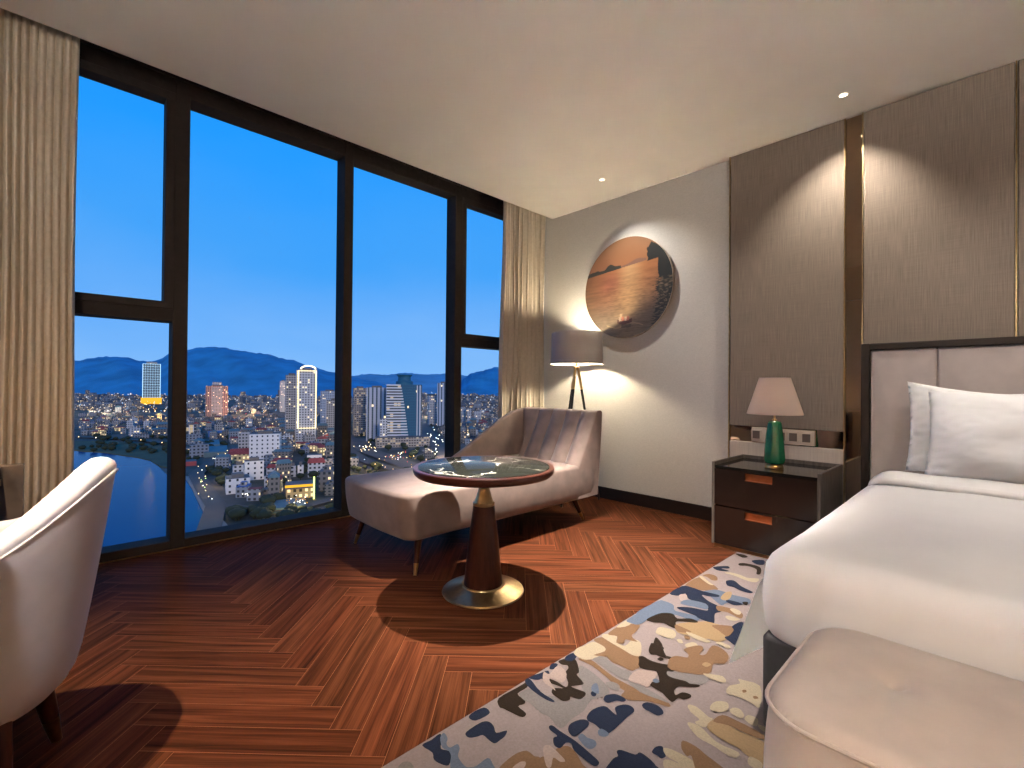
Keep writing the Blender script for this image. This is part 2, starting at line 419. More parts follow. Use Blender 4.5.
# ------------------------------------------------------------------ wall panels, mirror strips, sockets
PY = 3.66
t = thing('wall_panel', 'brown fabric wall panel behind the green bedside lamp', 'wall panel', (-1.07, PY, 0))
bm = B(); box(bm, -1.432, -.712, PY, YB, .765, H-.002, .006); obj('upholstered_panel', bm, m_panel, t, smooth=False)
bm = B(); box(bm, -1.432, -.712, PY, YB, 0, .650, .006); obj('lower_panel', bm, m_panel2, t, smooth=False, label='paler fabric strip below the mirrored band')
bm = B(); box(bm, -1.432, -.712, PY+.016, YB, .651, .764); obj('mirror_band', bm, m_mirror, t, smooth=False, label='bronze mirrored band')
bm = B(); box(bm, -1.440, -1.433, PY-.002, YB, 0, H-.002); box(bm, -.7115, -.7065, PY-.002, YB, 0, H-.002); obj('brass_edge', bm, m_brassd, t, smooth=False)
t = thing('wall_panel', 'wide brown fabric wall panel above the headboard', 'wall panel', (-.28, PY, 0))
bm = B(); box(bm, -.612, .046, PY, YB, 0, H-.002, .006); obj('upholstered_panel', bm, m_panel, t, smooth=False)
bm = B(); box(bm, -.6175, -.6125, PY-.002, YB, 0, H-.002); obj('brass_edge', bm, m_brassd, t, smooth=False)
t = thing('wall_panel', 'brown fabric wall panel cut off by the right edge of the photo', 'wall panel', (.5, PY, 0))
bm = B(); box(bm, .056, 1.40, PY-.004, YB, 0, H-.002, .006); obj('upholstered_panel', bm, m_panel, t, smooth=False)
bm = B(); box(bm, .048, .053, PY-.005, YB, 0, H-.002); obj('brass_edge', bm, m_brassd, t, smooth=False)
bm = B(); box(bm, 1.41, XR, PY, YB, 0, H-.002, .006)
tag(obj('wall_panel', bm, m_panel, None, smooth=False), 'brown fabric wall panel beyond the right edge of the photo', 'wall panel')
t = thing('mirror_strip', 'narrow vertical bronze mirror between the two brown wall panels', 'mirror', (-.66, PY+.02, 0))
bm = B()
box(bm, -.7035, -.6205, PY+.018, YB, 0, 1.612); box(bm, -.7035, -.6205, PY+.018, YB, 1.616, H-.002)
obj('mirror_glass', bm, m_mirror, t, smooth=False)

t = thing('socket_panel', 'beige switch and socket plate on the mirrored band behind the green lamp', 'socket panel', (-1.14, PY, .708))
bm = B(); box(bm, -1.272, -.873, PY-.004, PY+.016, .656, .760, .003); obj('cover_plate', bm, m_socket, t, smooth=False)
for i, x in enumerate((-1.238, -1.075, -1.000, -.920)):
    bm = B(); box(bm, x-.034, x+.034, PY-.008, PY-.002, .672, .744, .003)
    o = obj('socket_frame', bm, m_socket, t, smooth=False)
    bm = B(); box(bm, x-.024, x+.024, PY-.011, PY-.006, .680, .736, .002)
    obj('socket_face', bm, m_sockd, o, smooth=False)

# ------------------------------------------------------------------ round picture
def lerp(a, b, t): t = max(0, min(1, t)); return tuple(a[i]+(b[i]-a[i])*t for i in range(3))
PC, PR = (-2.350, 1.942), .452
def pic(u, v):
    """u right, v up, both -1..1 : sunset over a bay"""
    n1 = noise.noise(Vector((u*3, v*26, 1.3))); n2 = noise.noise(Vector((u*11, v*70, 4.1)))
    hor = .42+.20*u*.5
    hl = hor+.03+.10*max(0, noise.noise(Vector((u*4.2, 2.2, 0)))+.15)+.07*math.exp(-((u+.38)/.13)**2)+.03*math.exp(-((u+.62)/.1)**2)
    if v > hor:
        c = lerp((.46, .20, .085), (.40, .20, .10), (v-hor)*2)
        if u < -.12 and v < hl: c = (.045, .048, .035)
        if -.12 < u < .45 and v < hor+.04+.05*math.exp(-((u-.25)/.15)**2): c = (.30, .16, .11)
    else:
        d = hor-v
        c = lerp((.50, .20, .075), (.20, .135, .09), d*1.0)
        c = lerp(c, (.13, .105, .075), max(0, d*1.25-.75)*1.1)
        g = math.exp(-((u-.08+.05*d)/(.22+.1*d))**2)
        c = lerp(c, (.80, .50, .24), g*.8*max(.1, 1-d*.7))
        c = lerp(c, (.42, .15, .09), .7*math.exp(-((u+.38)/.25)**2-((d-.25)/.2)**2))
        k = 1+.35*n1*min(1, d*2+.2)+.4*n2*min(1, d*1.5)
        c = tuple(x*k for x in c)
        c = lerp(c, (.10, .085, .05), max(0, -u-.45)*1.3*(n2*.5+.6))
    # dark cliff and its reflection on the right
    edge = .70+.05*noise.noise(Vector((v*5, 0, 3)))+.16*n2*(v < .1)-.10*max(0, -v)
    if (u > edge or (v > hor-.02 and u > .46+.05*noise.noise(Vector((v*9, 1, 3))))) and v < .80-1.1*abs(u-.56)+.5*max(0, u-.56): c = (.022, .025, .022)
    if v < .1 and u > edge-.02: c = lerp(c, (.30, .22, .15), max(0, n2*2.2))
    # wake and boat
    bx, bv = -.03, -.66
    if abs((v-bv+.09)-.10*math.sin((u-bx)*9)*.4) < .012 and abs(u-bx) < .42: c = lerp(c, (.40, .28, .17), .7)
    if abs(u-bx) < .17 and -.07+.6*(u-bx)**2*2 < v-bv < .015+.9*(u-bx)**2: c = (.10, .035, .025)
    for sx, sc_ in ((-.10, (.55, .40, .30)), (-.04, (.62, .20, .12)), (.03, (.70, .50, .36)), (.08, (.45, .15, .10))):
        if abs(u-bx-sx) < .028 and 0 < v-bv < .085: c = sc_
    if abs(u-bx+.08) < .03 and .085 < v-bv < .15: c = (.60, .42, .26)
    if abs(u-bx-.04) < .11 and -.14 < v-bv < -.07: c = lerp(c, (.04, .03, .03), .7)
    return tuple(max(0, min(1, x*.50)) for x in c)
t = thing('round_picture', 'round sunset photo print with a rowing boat, hung above the lamp', 'picture', (PC[0], 3.69, PC[1]))
bm = B(); col = bm.verts.layers.float_color.new('Col')
NR, NA = 110, 360
rings = []
for i in range(1, NR+1):
    r = i/NR; row = []
    for k in range(NA):
        a = 2*PI*k/NA; v = bm.verts.new((PC[0]+PR*r*math.cos(a), 3.672, PC[1]+PR*r*math.sin(a)))
        v[col] = (*pic(r*math.cos(a), r*math.sin(a)), 1); row.append(v)
    rings.append(row)
c0 = bm.verts.new((PC[0], 3.672, PC[1])); c0[col] = (*pic(0, 0), 1)
for k in range(NA):
    bm.faces.new((c0, rings[0][(k+1) % NA], rings[0][k]))
    for a, b in zip(rings, rings[1:]): bm.faces.new((a[k], a[(k+1) % NA], b[(k+1) % NA], b[k]))
bmesh.ops.recalc_face_normals(bm, faces=bm.faces[:])
obj('print_face', bm, vcol_mat('sunset_print', .35), t)
bm = B()
a_ = [[bm.verts.new((PC[0]+r*math.cos(2*PI*k/72), y, PC[1]+r*math.sin(2*PI*k/72))) for k in range(72)] for r, y in ((PR, 3.671), (PR+.004, 3.674), (PR+.004, 3.690), (PR-.08, 3.690), (PR-.08, 3.7095))]
for p, q in zip(a_, a_[1:]):
    for k in range(72): bm.faces.new((p[k], q[k], q[(k+1) % 72], p[(k+1) % 72]))
bmesh.ops.recalc_face_normals(bm, faces=bm.faces[:])
obj('picture_rim', bm, mat('picture_rim_wood', (.5, .42, .33), .6), t)

# ------------------------------------------------------------------ bedside cabinet
NX0, NX1, NY0, NY1 = -1.335, -.714, 3.128, 3.655
t = thing('bedside_cabinet', 'dark two-drawer bedside cabinet with grey wood sides, under the green lamp', 'bedside cabinet', ((NX0+NX1)/2, 3.39, 0))
bm = B()
box(bm, NX0, NX0+.018, NY0, NY1, .02, .556, .002); box(bm, NX1-.018, NX1, NY0, NY1, .02, .556, .002)
box(bm, NX0+.018, NX1-.018, NY1-.018, NY1, .02, .556)
obj('side_panel', bm, m_nsw, t, smooth=False, label='grey oak veneered sides')
bm = B(); box(bm, NX0+.018, NX1-.018, NY0+.02, NY1-.018, .05, .515); obj('body', bm, m_esp, t, smooth=False)
bm = B(); box(bm, NX0+.018, NX1-.018, NY0+.004, NY1-.018, .516, .533, .001); obj('top', bm, m_dkglass, t, smooth=False, label='inset smoked glass top')
bm = B(); box(bm, NX0+.012, NX1-.012, NY0+.010, NY1-.01, 0, .02); obj('plinth', bm, m_brassd, t, smooth=False, label='brass plinth')
m_recess = mat('copper_recess', (.50, .20, .09), .3, metal=.9, var=.1)
for z0, z1 in ((.280, .514), (.024, .270)):
    bm = B(); hx0, hx1, hz1 = -1.128, -.968, z1-.010; hz0 = hz1-.046
    # drawer front with a cut-out finger pull
    for a in ((NX0+.019, hx0, z0, z1), (hx1, NX1-.019, z0, z1), (hx0, hx1, z0, hz0), (hx0, hx1, hz1, z1)):
        box(bm, a[0], a[1], NY0, NY0+.02, a[2], a[3])
    d = obj('drawer', bm, m_esp, t, smooth=False)
    bm = B()
    box(bm, hx0+.0005, hx1-.0005, NY0+.013, NY0+.0195, hz0+.0005, hz1-.0005)
    box(bm, hx0+.0005, hx1-.0005, NY0-.002, NY0+.015, hz0-.001, hz0+.003)
    obj('handle', bm, m_recess, d, smooth=False, label='copper recessed finger pull')

# green bedside lamp
LX, LY, LZ = -1.006, 3.290, .534
t = thing('table_lamp', 'green ribbed ceramic lamp with a pink conical shade on the bedside cabinet', 'table lamp', (LX, LY, LZ))
bm = B(); lathe(bm, [(0, LZ), (.052, LZ), (.054, LZ+.006), (.050, LZ+.024), (.040, LZ+.030), (0, LZ+.030)], (LX, LY), 36); obj('base', bm, m_brass, t)
bm = B(); prof = [(0, .030), (.044, .030), (.054, .038), (.060, .052), (.061, .070), (.058, .11), (.051, .19), (.044, .26), (.040, .288), (.033, .300), (0, .306)]
nn = 96; R_ = lathe(bm, [(r, LZ+z) for r, z in prof], (LX, LY), nn)
for ring in R_:
    if len(ring) == nn:
        for k, v in enumerate(ring):
            s = 1-.055*abs(math.sin(8*PI*k/nn))**.7*1.0 + .03
            v.co.x = LX+(v.co.x-LX)*s; v.co.y = LY+(v.co.y-LY)*s
obj('ceramic_body', bm, m_green, t, auto=60)
bm = B(); lathe(bm, [(0, LZ+.305), (.014, LZ+.305), (.014, LZ+.313), (.006, LZ+.318), (.006, LZ+.40), (.012, LZ+.405), (.012, LZ+.42), (0, LZ+.42)], (LX, LY), 20); obj('stem', bm, m_brass, t)
S0, S1 = .878, 1.110
bm = B()
lathe(bm, [(.160, S0), (.160, S0+.003), (.090, S1-.002), (.090, S1), (.088, S1), (.158, S0)], (LX, LY), 56)
obj('lamp_shade', bm, m_shadep, t)
bm = B(); lathe(bm, [(0, .953), (.02, .960), (.028, .98), (.02, 1.0), (0, 1.006)], (LX, LY), 20); obj('bulb', bm, emis('bedside_bulb_glow', (1, .76, .55), 44), t)

# ------------------------------------------------------------------ bed
BX0, BX1, BY0, BY1 = -.500, 1.30, 1.525, 3.575
t = thing('bed', 'double bed with dark charcoal base and framed beige upholstered headboard', 'bed', (.4, 2.55, 0))
bm = B(); soft_box(bm, BX0, BX1, BY0, BY1, .03, .300, rp=.02, rt=.010, rb=.006, rings=2, m=3); obj('bed_base', bm, m_bedbase, t)
for x in (BX0+.12, BX1-.12):
    for y in (BY0+.12, BY1-.12):
        bm = B(); lathe(bm, [(0, .0101), (.03, .0101), (.03, .031), (0, .031)], (x, y), 16); obj('leg', bm, m_black, t)
bm = B(); soft_box(bm, BX0+.03, BX1-.03, BY0+.03, BY1, .300, .515, rp=.06, rt=.04, rb=.02, rings=3, m=4); obj('mattress', bm, m_white, t)
HX0, HX1, HT = -.608, 1.408, 1.322
bm = B()
box(bm, HX0, HX0+.043, 3.585, PY-.008, 0, HT, .003, 1); box(bm, HX1-.043, HX1, 3.585, PY-.008, 0, HT, .003, 1)
box(bm, HX0+.0435, HX1-.0435, 3.585, PY-.008, HT-.038, HT, .003, 1); box(bm, HX0+.043, HX1-.043, 3.635, PY-.008, 0, HT-.038)
hb = obj('headboard', bm, mat('wenge_frame', (.014, .009, .007), .5, var=.2, scale=20, spec=.2), t, smooth=False, label='dark framed headboard')
xs = [HX0+.044, -.258, .402, 1.062, HX1-.044]
for a, b in zip(xs, xs[1:]):
    bm = B()
    v0 = soft_box(bm, a, b, 0, 1.28, 0, .040, rp=.012, rt=.016, rb=.002, dome=.006, rings=5, m=10, xf=lambda p: Vector((p.x, 3.634-p.z, p.y+.002)))
    bmesh.ops.recalc_face_normals(bm, faces=bm.faces[:])
    obj('headboard_pad', bm, m_head, hb, label=None)

m_whitet = shade_mat('thin_white_linen', (.78, .75, .72), .25)
# duvet: fitted over the mattress at the foot, hanging free along the side
def wav(x, y, s=1): return s*(.006*noise.noise(Vector((x*2.3, y*2.1, .7)))+.003*noise.noise(Vector((x*6, y*5, 2))))
bm = B()
soft_box(bm, BX0-.012, BX1+.012, BY0-.020, 3.40, .292, .560, rp=.10, rt=.085, rb=.045, dome=.02, zf=lambda x, y: wav(x, y, 1.2), bulge=.006, rings=14, m=24)
def skirt(u, v):
    y = BY0+.055+(3.40-BY0-.055)*u
    e = math.exp(-u/.07)
    hem = .100+.010*math.sin(u*17)+.070*e
    x = -.497-.012*min(1, v*6)-(.088+.012*math.sin(u*23+1)*(1-e))*v**.95; z = .480-(.480-hem)*v
    return Vector((x+wav(y, z)*v, y-.045*e*v, z))
grid(bm, 70, 22, skirt, mi=1)
def skirt2(u, v):
    p = skirt(u, v); return Vector((.8-p.x, p.y, p.z))
grid(bm, 40, 14, skirt2, flip=True, mi=1)
bmesh.ops.recalc_face_normals(bm, faces=bm.faces[:])
dv_ = obj('duvet', bm, [m_white, m_whitet], None, auto=75)
tag(dv_, 'smooth white duvet covering the bed, hanging over its left side', 'duvet')
bm = B()
def fold(u, v):
    y = 2.955+(3.30-2.955)*v; x = -.492+(BX1+.0-(-.492)+.02)*u
    q = min(1, (x+.492)/.09); z = .583-.085*(1-math.sqrt(max(0, 1-(1-q)**2)))
    z += wav(x, y, 1.2)+.014*min(1, v*22)**.5 + .010*math.sin(PI*min(1, v))
    if v == 0: z -= .012
    if u == 0: x -= .003; z -= .05
    return Vector((x, y+.010*noise.noise(Vector((x*3, 0, 0))), z))
grid(bm, 80, 30, fold)
fs = obj('folded_sheet', bm, m_white, None, auto=80)
md = fs.modifiers.new('thick', 'SOLIDIFY'); md.thickness = .008
tag(fs, 'white top sheet folded back over the duvet in front of the pillows', 'sheet')

def pillow(name, label, cx, cy, zb, W, Hh, T, lean, yaw, seed, sag=.03):
    def sp(u, v, side):
        a, b = 2*u-1, 2*v-1
        ea = 1-.05*(1-b*b)**1.0; x = a*W/2*(1-.045*(1-b*b)); z = b*Hh/2*(1-.055*(1-a*a))
        th = T/2*((1-abs(a)**2.6)*(1-abs(b)**2.6))**.52
        th *= 1+.14*noise.noise(Vector((a*2+seed, b*2, seed)))
        wr = .007*noise.noise(Vector((a*9+seed, b*9, 3*side)))*(.3+abs(a)**3+abs(b)**3)
        z -= sag*(1-abs(a)**1.5)*max(0, b)
        y = side*th+wr*(1 if th > .004 else .5)
        fl = .02*noise.noise(Vector((a*3, b*6, seed)))*(abs(a)**8)
        return Vector((x, y+fl, z))
    bm = B(); N = 44
    for s in (-1, 1): grid(bm, N, N, lambda u, v: sp(u, v, s), flip=(s > 0))
    bmesh.ops.remove_doubles(bm, verts=bm.verts[:], dist=.0012)
    bmesh.ops.recalc_face_normals(bm, faces=bm.faces[:])
    R = Matrix.Rotation(yaw, 4, 'Z') @ Matrix.Rotation(-lean, 4, 'X')
    bmesh.ops.transform(bm, verts=bm.verts[:], matrix=Matrix.Translation((cx, cy, zb+Hh/2*math.cos(lean))) @ R)
    o = obj(name, bm, m_sheet, None, auto=100); return tag(o, label, 'pillow')
pillow('pillow', 'white pillow leaning on the headboard, behind the front pillow', .02, 3.490, .585, .80, .51, .12, math.radians(8), 0, 1.7, .055)
pillow('pillow', 'front white pillow of the pair at the head of the bed', .075, 3.355, .580, .72, .49, .20, math.radians(20), math.radians(-1), 5.2, .01)
pillow('pillow', 'white pillow leaning on the headboard in the right half of the bed', .86, 3.490, .585, .78, .50, .13, math.radians(9), 0, 8.7)

# ------------------------------------------------------------------ bench at the foot of the bed
OX0, OX1, OY0, OY1, OZ = -.328, 1.12, .962, 1.440, .440
t = thing('bench', 'cream velvet bench with button tufts at the foot of the bed', 'bench', ((OX0+OX1)/2, 1.2, 0))
BT = [(-.150, 1.215), (.215, 1.215), (.58, 1.215), (.945, 1.215)]
def tuft(x, y):
    z = 0
    for bx, by in BT:
        d = math.hypot((x-bx), (y-by)); z -= .017*math.exp(-(d/.018)**2)+.008*math.exp(-(d/.06)**2)
        z -= .0035*math.exp(-((x-bx)/.012)**2)*(1 if y < by else .3)*max(0, 1-abs(y-by)/.22)
    return z
bm = B()
def ring_top():
    pass
cxo, cyo, hxo, hyo = (OX0+OX1)/2, (OY0+OY1)/2, (OX1-OX0)/2, (OY1-OY0)/2
# side body
soft_box(bm, OX0, OX1, OY0, OY1, .085, OZ-.018, rp=.10, rt=.010, rb=.03, bulge=.010, rings=1, m=16)
obj('body', bm, m_velvet2, t)
# cushion top as a fine height field inside a rounded outline
bm = B(); nx, ny = 200, 70
def outl(x, y):
    r = .10; dx = abs(x-cxo)-(hxo-r); dy = abs(y-cyo)-(hyo-r)
    return r-(math.hypot(max(dx, 0), max(dy, 0))+min(max(dx, dy), 0))
def topf(u, v):
    a, b_ = 2*u-1, 2*v-1
    x = cxo+a*hxo; y = cyo+b_*hyo
    # squeeze the corners in onto the rounded outline
    d = outl(x, y)
    if d < 0:
        r = .10; qx, qy = cxo+math.copysign(hxo-r, x-cxo), cyo+math.copysign(hyo-r, y-cyo)
        l = math.hypot(x-qx, y-qy); x, y, d = qx+(x-qx)*r/l, qy+(y-qy)*r/l, 0
    e = min(1, d/.035)
    return Vector((x, y, OZ-.014+.020*math.sqrt(max(0, 1-(1-e)**2))+.012*min(1, d/.2)+tuft(x, y)))
grid(bm, nx, ny, topf)
bmesh.ops.remove_doubles(bm, verts=bm.verts[:], dist=.0006)
obj('seat_cushion', bm, m_velvet2, t, auto=80)
for z, rr, ins in ((OZ-.014, .0042, -.003), (.105, .004, .004)):
    bm = B(); tube(bm, [(x, y, z) for x, y in rrect(cxo, cyo, hxo-ins, hyo-ins, .10, 8, 12)], rr, 8, True); obj('piping', bm, m_velvet2, t)
for bx, by in BT:
    bm = B(); z = OZ+.018+tuft(bx, by)-.003; lathe(bm, [(0, z-.004), (.009, z-.003), (.010, z), (.006, z+.004), (0, z+.005)], (bx, by), 16); obj('button', bm, m_velvet2, t)
for x in (OX0+.14, OX1-.14):
    for y in (OY0+.12, OY1-.12):
        bm = B(); lathe(bm, [(0, .0115), (.014, .0115), (.022, .088), (0, .088)], (x, y), 14); obj('leg', bm, m_black, t)

# ------------------------------------------------------------------ chaise longue
t = thing('chaise_longue', 'taupe velvet chaise longue with a channelled back, by the window', 'chaise longue', (-2.58, 2.2, 0))
CX0, CX1, CY0, CY1 = -2.985, -2.205, 1.335, 3.055
bm = B()
def cdef(p):
    # body narrows a touch towards the floor, foot end bows out
    k = (p.z-.225)/.225
    p.y += (-.030*(1-((p.x-(CX0+CX1)/2)/.40)**2)) * max(0, 1-(p.y-CY0)/.35)
    p.y += .03*(1-k)*max(0, 1-(p.y-CY0)/.2)
    e_ = max(0, min(1, (p.y-(CY1-.12))/.12))
    if e_ > 0 and p.z < .44: p.x += (.5*(CX0+CX1)-p.x)*-1*(.06*e_**3)*(1 if abs(p.x-.5*(CX0+CX1)) < .39 else 0)
    return p
soft_box(bm, CX0, CX1, CY0, CY1, .188, .450, rp=.085, rt=.030, rb=.035, dome=.012, bulge=.006, rings=12, m=22, xf=cdef,
         zf=lambda x, y: .004*noise.noise(Vector((x*3, y*3, 0))))
bd = obj('seat', bm, m_velvet, t)
bm = B()
pp = [tuple(cdef(Vector((x, y, .4285)))) for x, y in rrect((CX0+CX1)/2, (CY0+CY1)/2, (CX1-CX0)/2-.0055, (CY1-CY0)/2-.0055, .085, 7, 22)]
tube(bm, [p for p in pp], .0032, 6, True); obj('piping', bm, m_velvet, t)
# one curved shell: sloping arm on the window side running round into the channelled back
path = []; 
AX, BYc, rc = -3.005, 3.02, .16
def pathf(s):
    """s in metres along the shell's centre line -> point, inward normal"""
    L1 = (BYc-rc)-2.13; L2 = rc*PI/2; L3 = (-2.205)-(AX+rc)
    if s < L1: return Vector((AX, 2.13+s, 0)), Vector((1, 0, 0))
    if s < L1+L2:
        a = (s-L1)/rc; c = Vector((AX+rc, BYc-rc, 0)); d = Vector((-math.cos(a), math.sin(a), 0)); return c+d*rc, -d
    q = min(s-L1-L2, L3); return Vector((AX+rc+q, BYc, 0)), Vector((0, -1, 0))
L1 = (BYc-rc)-2.13; L2 = rc*PI/2; L3 = (-2.205)-(AX+rc); LT = L1+L2+L3
def topz(s):
    y = 2.13+s
    if y < 3.02:
        K_ = [(2.13, .43), (2.22, .462), (2.35, .528), (2.48, .605), (2.63, .690), (2.78, .770), (2.90, .826), (2.98, .852), (3.03, .860)]
        for (ya, za), (yb_, zb_) in zip(K_, K_[1:]):
            if y <= yb_: return za+(zb_-za)*(y-ya)/(yb_-ya)
    return .86
def shell(u, k):
    s = LT*u; p, nrm = pathf(s); tz = topz(s); zb = .200
    b = max(0, min(1, (s-L1-.05)/(L2*.8)))           # 0 on the arm, 1 on the back
    fl = 0
    if s > L1+L2*.55:
        q = (s-(L1+L2*.55))/(LT-(L1+L2*.55)); fl = .046*abs(math.sin(5*PI*q))**.65
    th0 = .045+.165*b; th1 = .030+.012*b              # half depth at seat level / at the top
    lean = .055*b
    # k runs: inner bottom -> inner top -> over the top -> outer bottom
    def inn(z):
        q = max(0, min(1, (z-.42)/(max(tz, .47)-.42))); f = (1-q)**1.15
        return (th0*f+th1*(1-f))+fl*(1-.35*q)*min(1, (tz-z)/.05+.25), lean*q
    if k <= 9:
        z = .200 if k == 0 else .36+(tz-.022-.36)*(k-1)/8; d, l = inn(z); return p+nrm*(d-.02-l)+Vector((0, 0, z))
    if k <= 13:
        a = PI*(k-9.5)/4.0; d, l = inn(tz-.022); d1 = d-.02-l; d2 = -.045-l
        c = (d1+d2)/2; r = (d1-d2)/2
        return p+nrm*(c+r*math.cos(a))+Vector((0, 0, tz-.022+.022*math.sin(a)))
    q = (k-13)/5; z = tz-.022+(zb-tz+.022)*q
    return p+nrm*(-.045-lean*(1-q))+Vector((0, 0, z))
bm = B(); NU = 340
V = [[bm.verts.new(shell(i/NU, k)) for k in range(19)] for i in range(NU+1)]
for i in range(NU):
    for k in range(18): bm.faces.new((V[i][k], V[i][k+1], V[i+1][k+1], V[i+1][k]))
bm.faces.new(V[0]); bm.faces.new(V[-1][::-1])
bmesh.ops.recalc_face_normals(bm, faces=bm.faces[:])
obj('backrest', bm, m_velvet, t, auto=65, label='vertical channelled backrest with a sloping arm on the window side')
for x, y, dx, dy in ((-2.91, 1.47, -.045, -.05), (-2.275, 1.47, .045, -.05), (-2.33, 2.90, .04, .09), (-2.91, 2.90, -.04, .09)):
    bm = B(); P0, P1 = Vector((x, y, .20)), Vector((x+dx, y+dy, 0)); Pm = P0.lerp(P1, .70)
    tube(bm, [P0, Pm], [.024, .0145], 14); lg = obj('leg', bm, m_walnut, t)
    bm = B(); tube(bm, [Pm, P1], [.0148, .0095], 14); obj('leg_tip', bm, m_brass, lg, label='brass leg tip')

# ------------------------------------------------------------------ round side table
TX, TY = -1.832, 1.570
t = thing('side_table', 'round black marble side table on a walnut cone and brass disc base', 'side table', (TX, TY, 0))
bm = B(); lathe(bm, [(0, 0), (.205, 0), (.207, .004), (.205, .009), (.17, .014), (.11, .036), (.108, .040), (0, .040)], (TX, TY), 80); obj('base', bm, m_brassd, t, label='flared brass disc base')
bm = B(); lathe(bm, [(0, .040), (.098, .040), (.096, .06), (.074, .28), (.054, .435), (0, .435)], (TX, TY), 64); obj('column', bm, m_walnut, t)
bm = B(); lathe(bm, [(0, .435), (.055, .435), (.055, .449), (.050, .451), (.040, .475), (.028, .52), (.023, .56), (.03, .59), (0, .59)], (TX, TY), 48); obj('neck', bm, m_brassd, t)
bm = B(); lathe(bm, [(0, .588), (.315, .588), (.340, .594), (.352, .604), (.357, .618), (.357, .630), (.353, .634), (.334, .634), (.332, .628), (0, .628)], (TX, TY), 110)
tp = obj('tabletop', bm, m_rimred, t, label='mahogany rimmed top')
bm = B(); lathe(bm, [(.3315, .6285), (.3315, .6355), (.329, .6365), (0, .6365)], (TX, TY), 110); obj('marble_inset', bm, m_marble, tp)

# ------------------------------------------------------------------ floor lamp
FX, FY = -2.69, 3.40
t = thing('floor_lamp', 'tripod floor lamp with a taupe drum shade behind the chaise longue', 'floor lamp', (FX, FY, 0))
bm = B(); R1, R2, Z0, Z1 = .236, .228, 1.250, 1.532
lathe(bm, [(R1, Z0), (R2, Z1), (R2-.002, Z1)], (FX, FY), 72); lathe(bm, [(R2-.002, Z1), (R1-.002, Z0), (R1, Z0)], (FX, FY), 72, mi=1)
obj('lamp_shade', bm, [m_shadef, mat('white_shade_lining', (.8, .74, .62), .7, var=.02)], t)
bm = B(); lathe(bm, [(0, 1.195), (.022, 1.195), (.026, 1.205), (.026, 1.225), (.012, 1.235), (.010, 1.30), (.018, 1.305), (.018, 1.34), (0, 1.34)], (FX, FY), 24)
for a in range(3):
    tube(bm, [(FX, FY, 1.335), (FX+(R1-.004)*math.cos(a*2*PI/3), FY+(R1-.004)*math.sin(a*2*PI/3), 1.345)], .0025, 6)
obj('lamp_head', bm, m_brass, t)
bm = B(); lathe(bm, [(0, 1.33), (.03, 1.345), (.042, 1.38), (.03, 1.415), (0, 1.425)], (FX, FY), 24); obj('bulb', bm, emis('floor_lamp_bulb_glow', (1, .84, .60), 720), t)
for a in (68, 174, 279):
    a = math.radians(a); d = Vector((math.cos(a), math.sin(a), 0))
    P0 = Vector((FX, FY, 1.21))+d*.018; P1 = Vector((FX, FY, 0))+d*.248; Pm = P0.lerp(P1, .155)
    bm = B(); tube(bm, [Pm, P1], [.0115, .0095], 12); lg = obj('leg', bm, m_black, t)
    bm = B(); tube(bm, [P0, Pm], [.0105, .0125], 12); obj('leg_sleeve', bm, m_brass, lg, label='brass upper end of the leg')

# ------------------------------------------------------------------ desk and tub chair
t = thing('desk', 'brown stone desk at the left edge of the photo, behind the tub chair', 'desk', (-1.6, -.45, 0))
bm = B(); box(bm, -2.375, -2.330, -.72, -.082, 0, .756, .003); obj('end_panel', bm, m_deskst, t, smooth=False)
bm = B(); box(bm, -2.329, -1.36, -.72, -.135, .712, .755, .003); obj('desktop', bm, m_deskst, t, smooth=False)
bm = B(); box(bm, -2.329, -1.405, -.72, -.66, .30, .711, .002); obj('back_panel', bm, m_esp, t, smooth=False)
bm = B(); box(bm, -1.405, -1.36, -.72, -.14, 0, .711, .003); obj('end_panel', bm, m_deskst, t, smooth=False)
bm = B(); box(bm, -2.3295, -2.3275, -.70, -.135, .69, .712); obj('brass_trim', bm, m_brass, t, smooth=False)

KX, KY, KR = -1.77, -.180, math.radians(76)
t = thing('tub_chair', 'grey velvet tub chair with a rounded back in the left foreground', 'chair', (KX, KY, 0))
bd_, sd_ = Vector((math.cos(KR), math.sin(KR), 0)), Vector((math.sin(KR), -math.cos(KR), 0))
def kp(a, r, z):  # a: angle from the back direction, + towards the camera side
    return Vector((KX, KY, z))+bd_*(r*math.cos(a))+sd_*(r*math.sin(a))
def rimz(a):
    a = abs(a); return .836-.20*math.sin(min(a, PI/2))**1.9-.05*max(0, a-PI/2)
def outr(z, a):
    q = max(0, min(1, (z-.235)/.60)); r = .215+.092*q**.8
    if z < .31: r *= 1-.13*((.31-z)/.075)**2
    return r
def tub(u, k):
    a = math.radians(-104+208*u); rz = rimz(a); T = .068
    if k <= 10:
        z = .236+(rz-.026-.236)*(k/10)**1.5; return kp(a, outr(z, a), z)
    if k <= 16:
        ph = PI*(k-10)/6; ro = outr(rz-.026, a); c = ro-T/2
        return kp(a, c+T/2*math.cos(ph), rz-.026+.026*math.sin(ph))
    q = (k-16)/6; z = rz-.026+(.40-rz+.026)*q; return kp(a, outr(z, a)-T-.010*math.sin(PI*q), z)
bm = B(); NU = 90; NK = 23
V = [[bm.verts.new(tub(i/NU, k)) for k in range(NK)] for i in range(NU+1)]
for i in range(NU):
    for k in range(NK-1): bm.faces.new((V[i][k], V[i+1][k], V[i+1][k+1], V[i][k+1]))
for row in (V[0], V[-1]): bm.faces.new(row)
bmesh.ops.recalc_face_normals(bm, faces=bm.faces[:])
obj('backrest', bm, m_chair, t, auto=65)
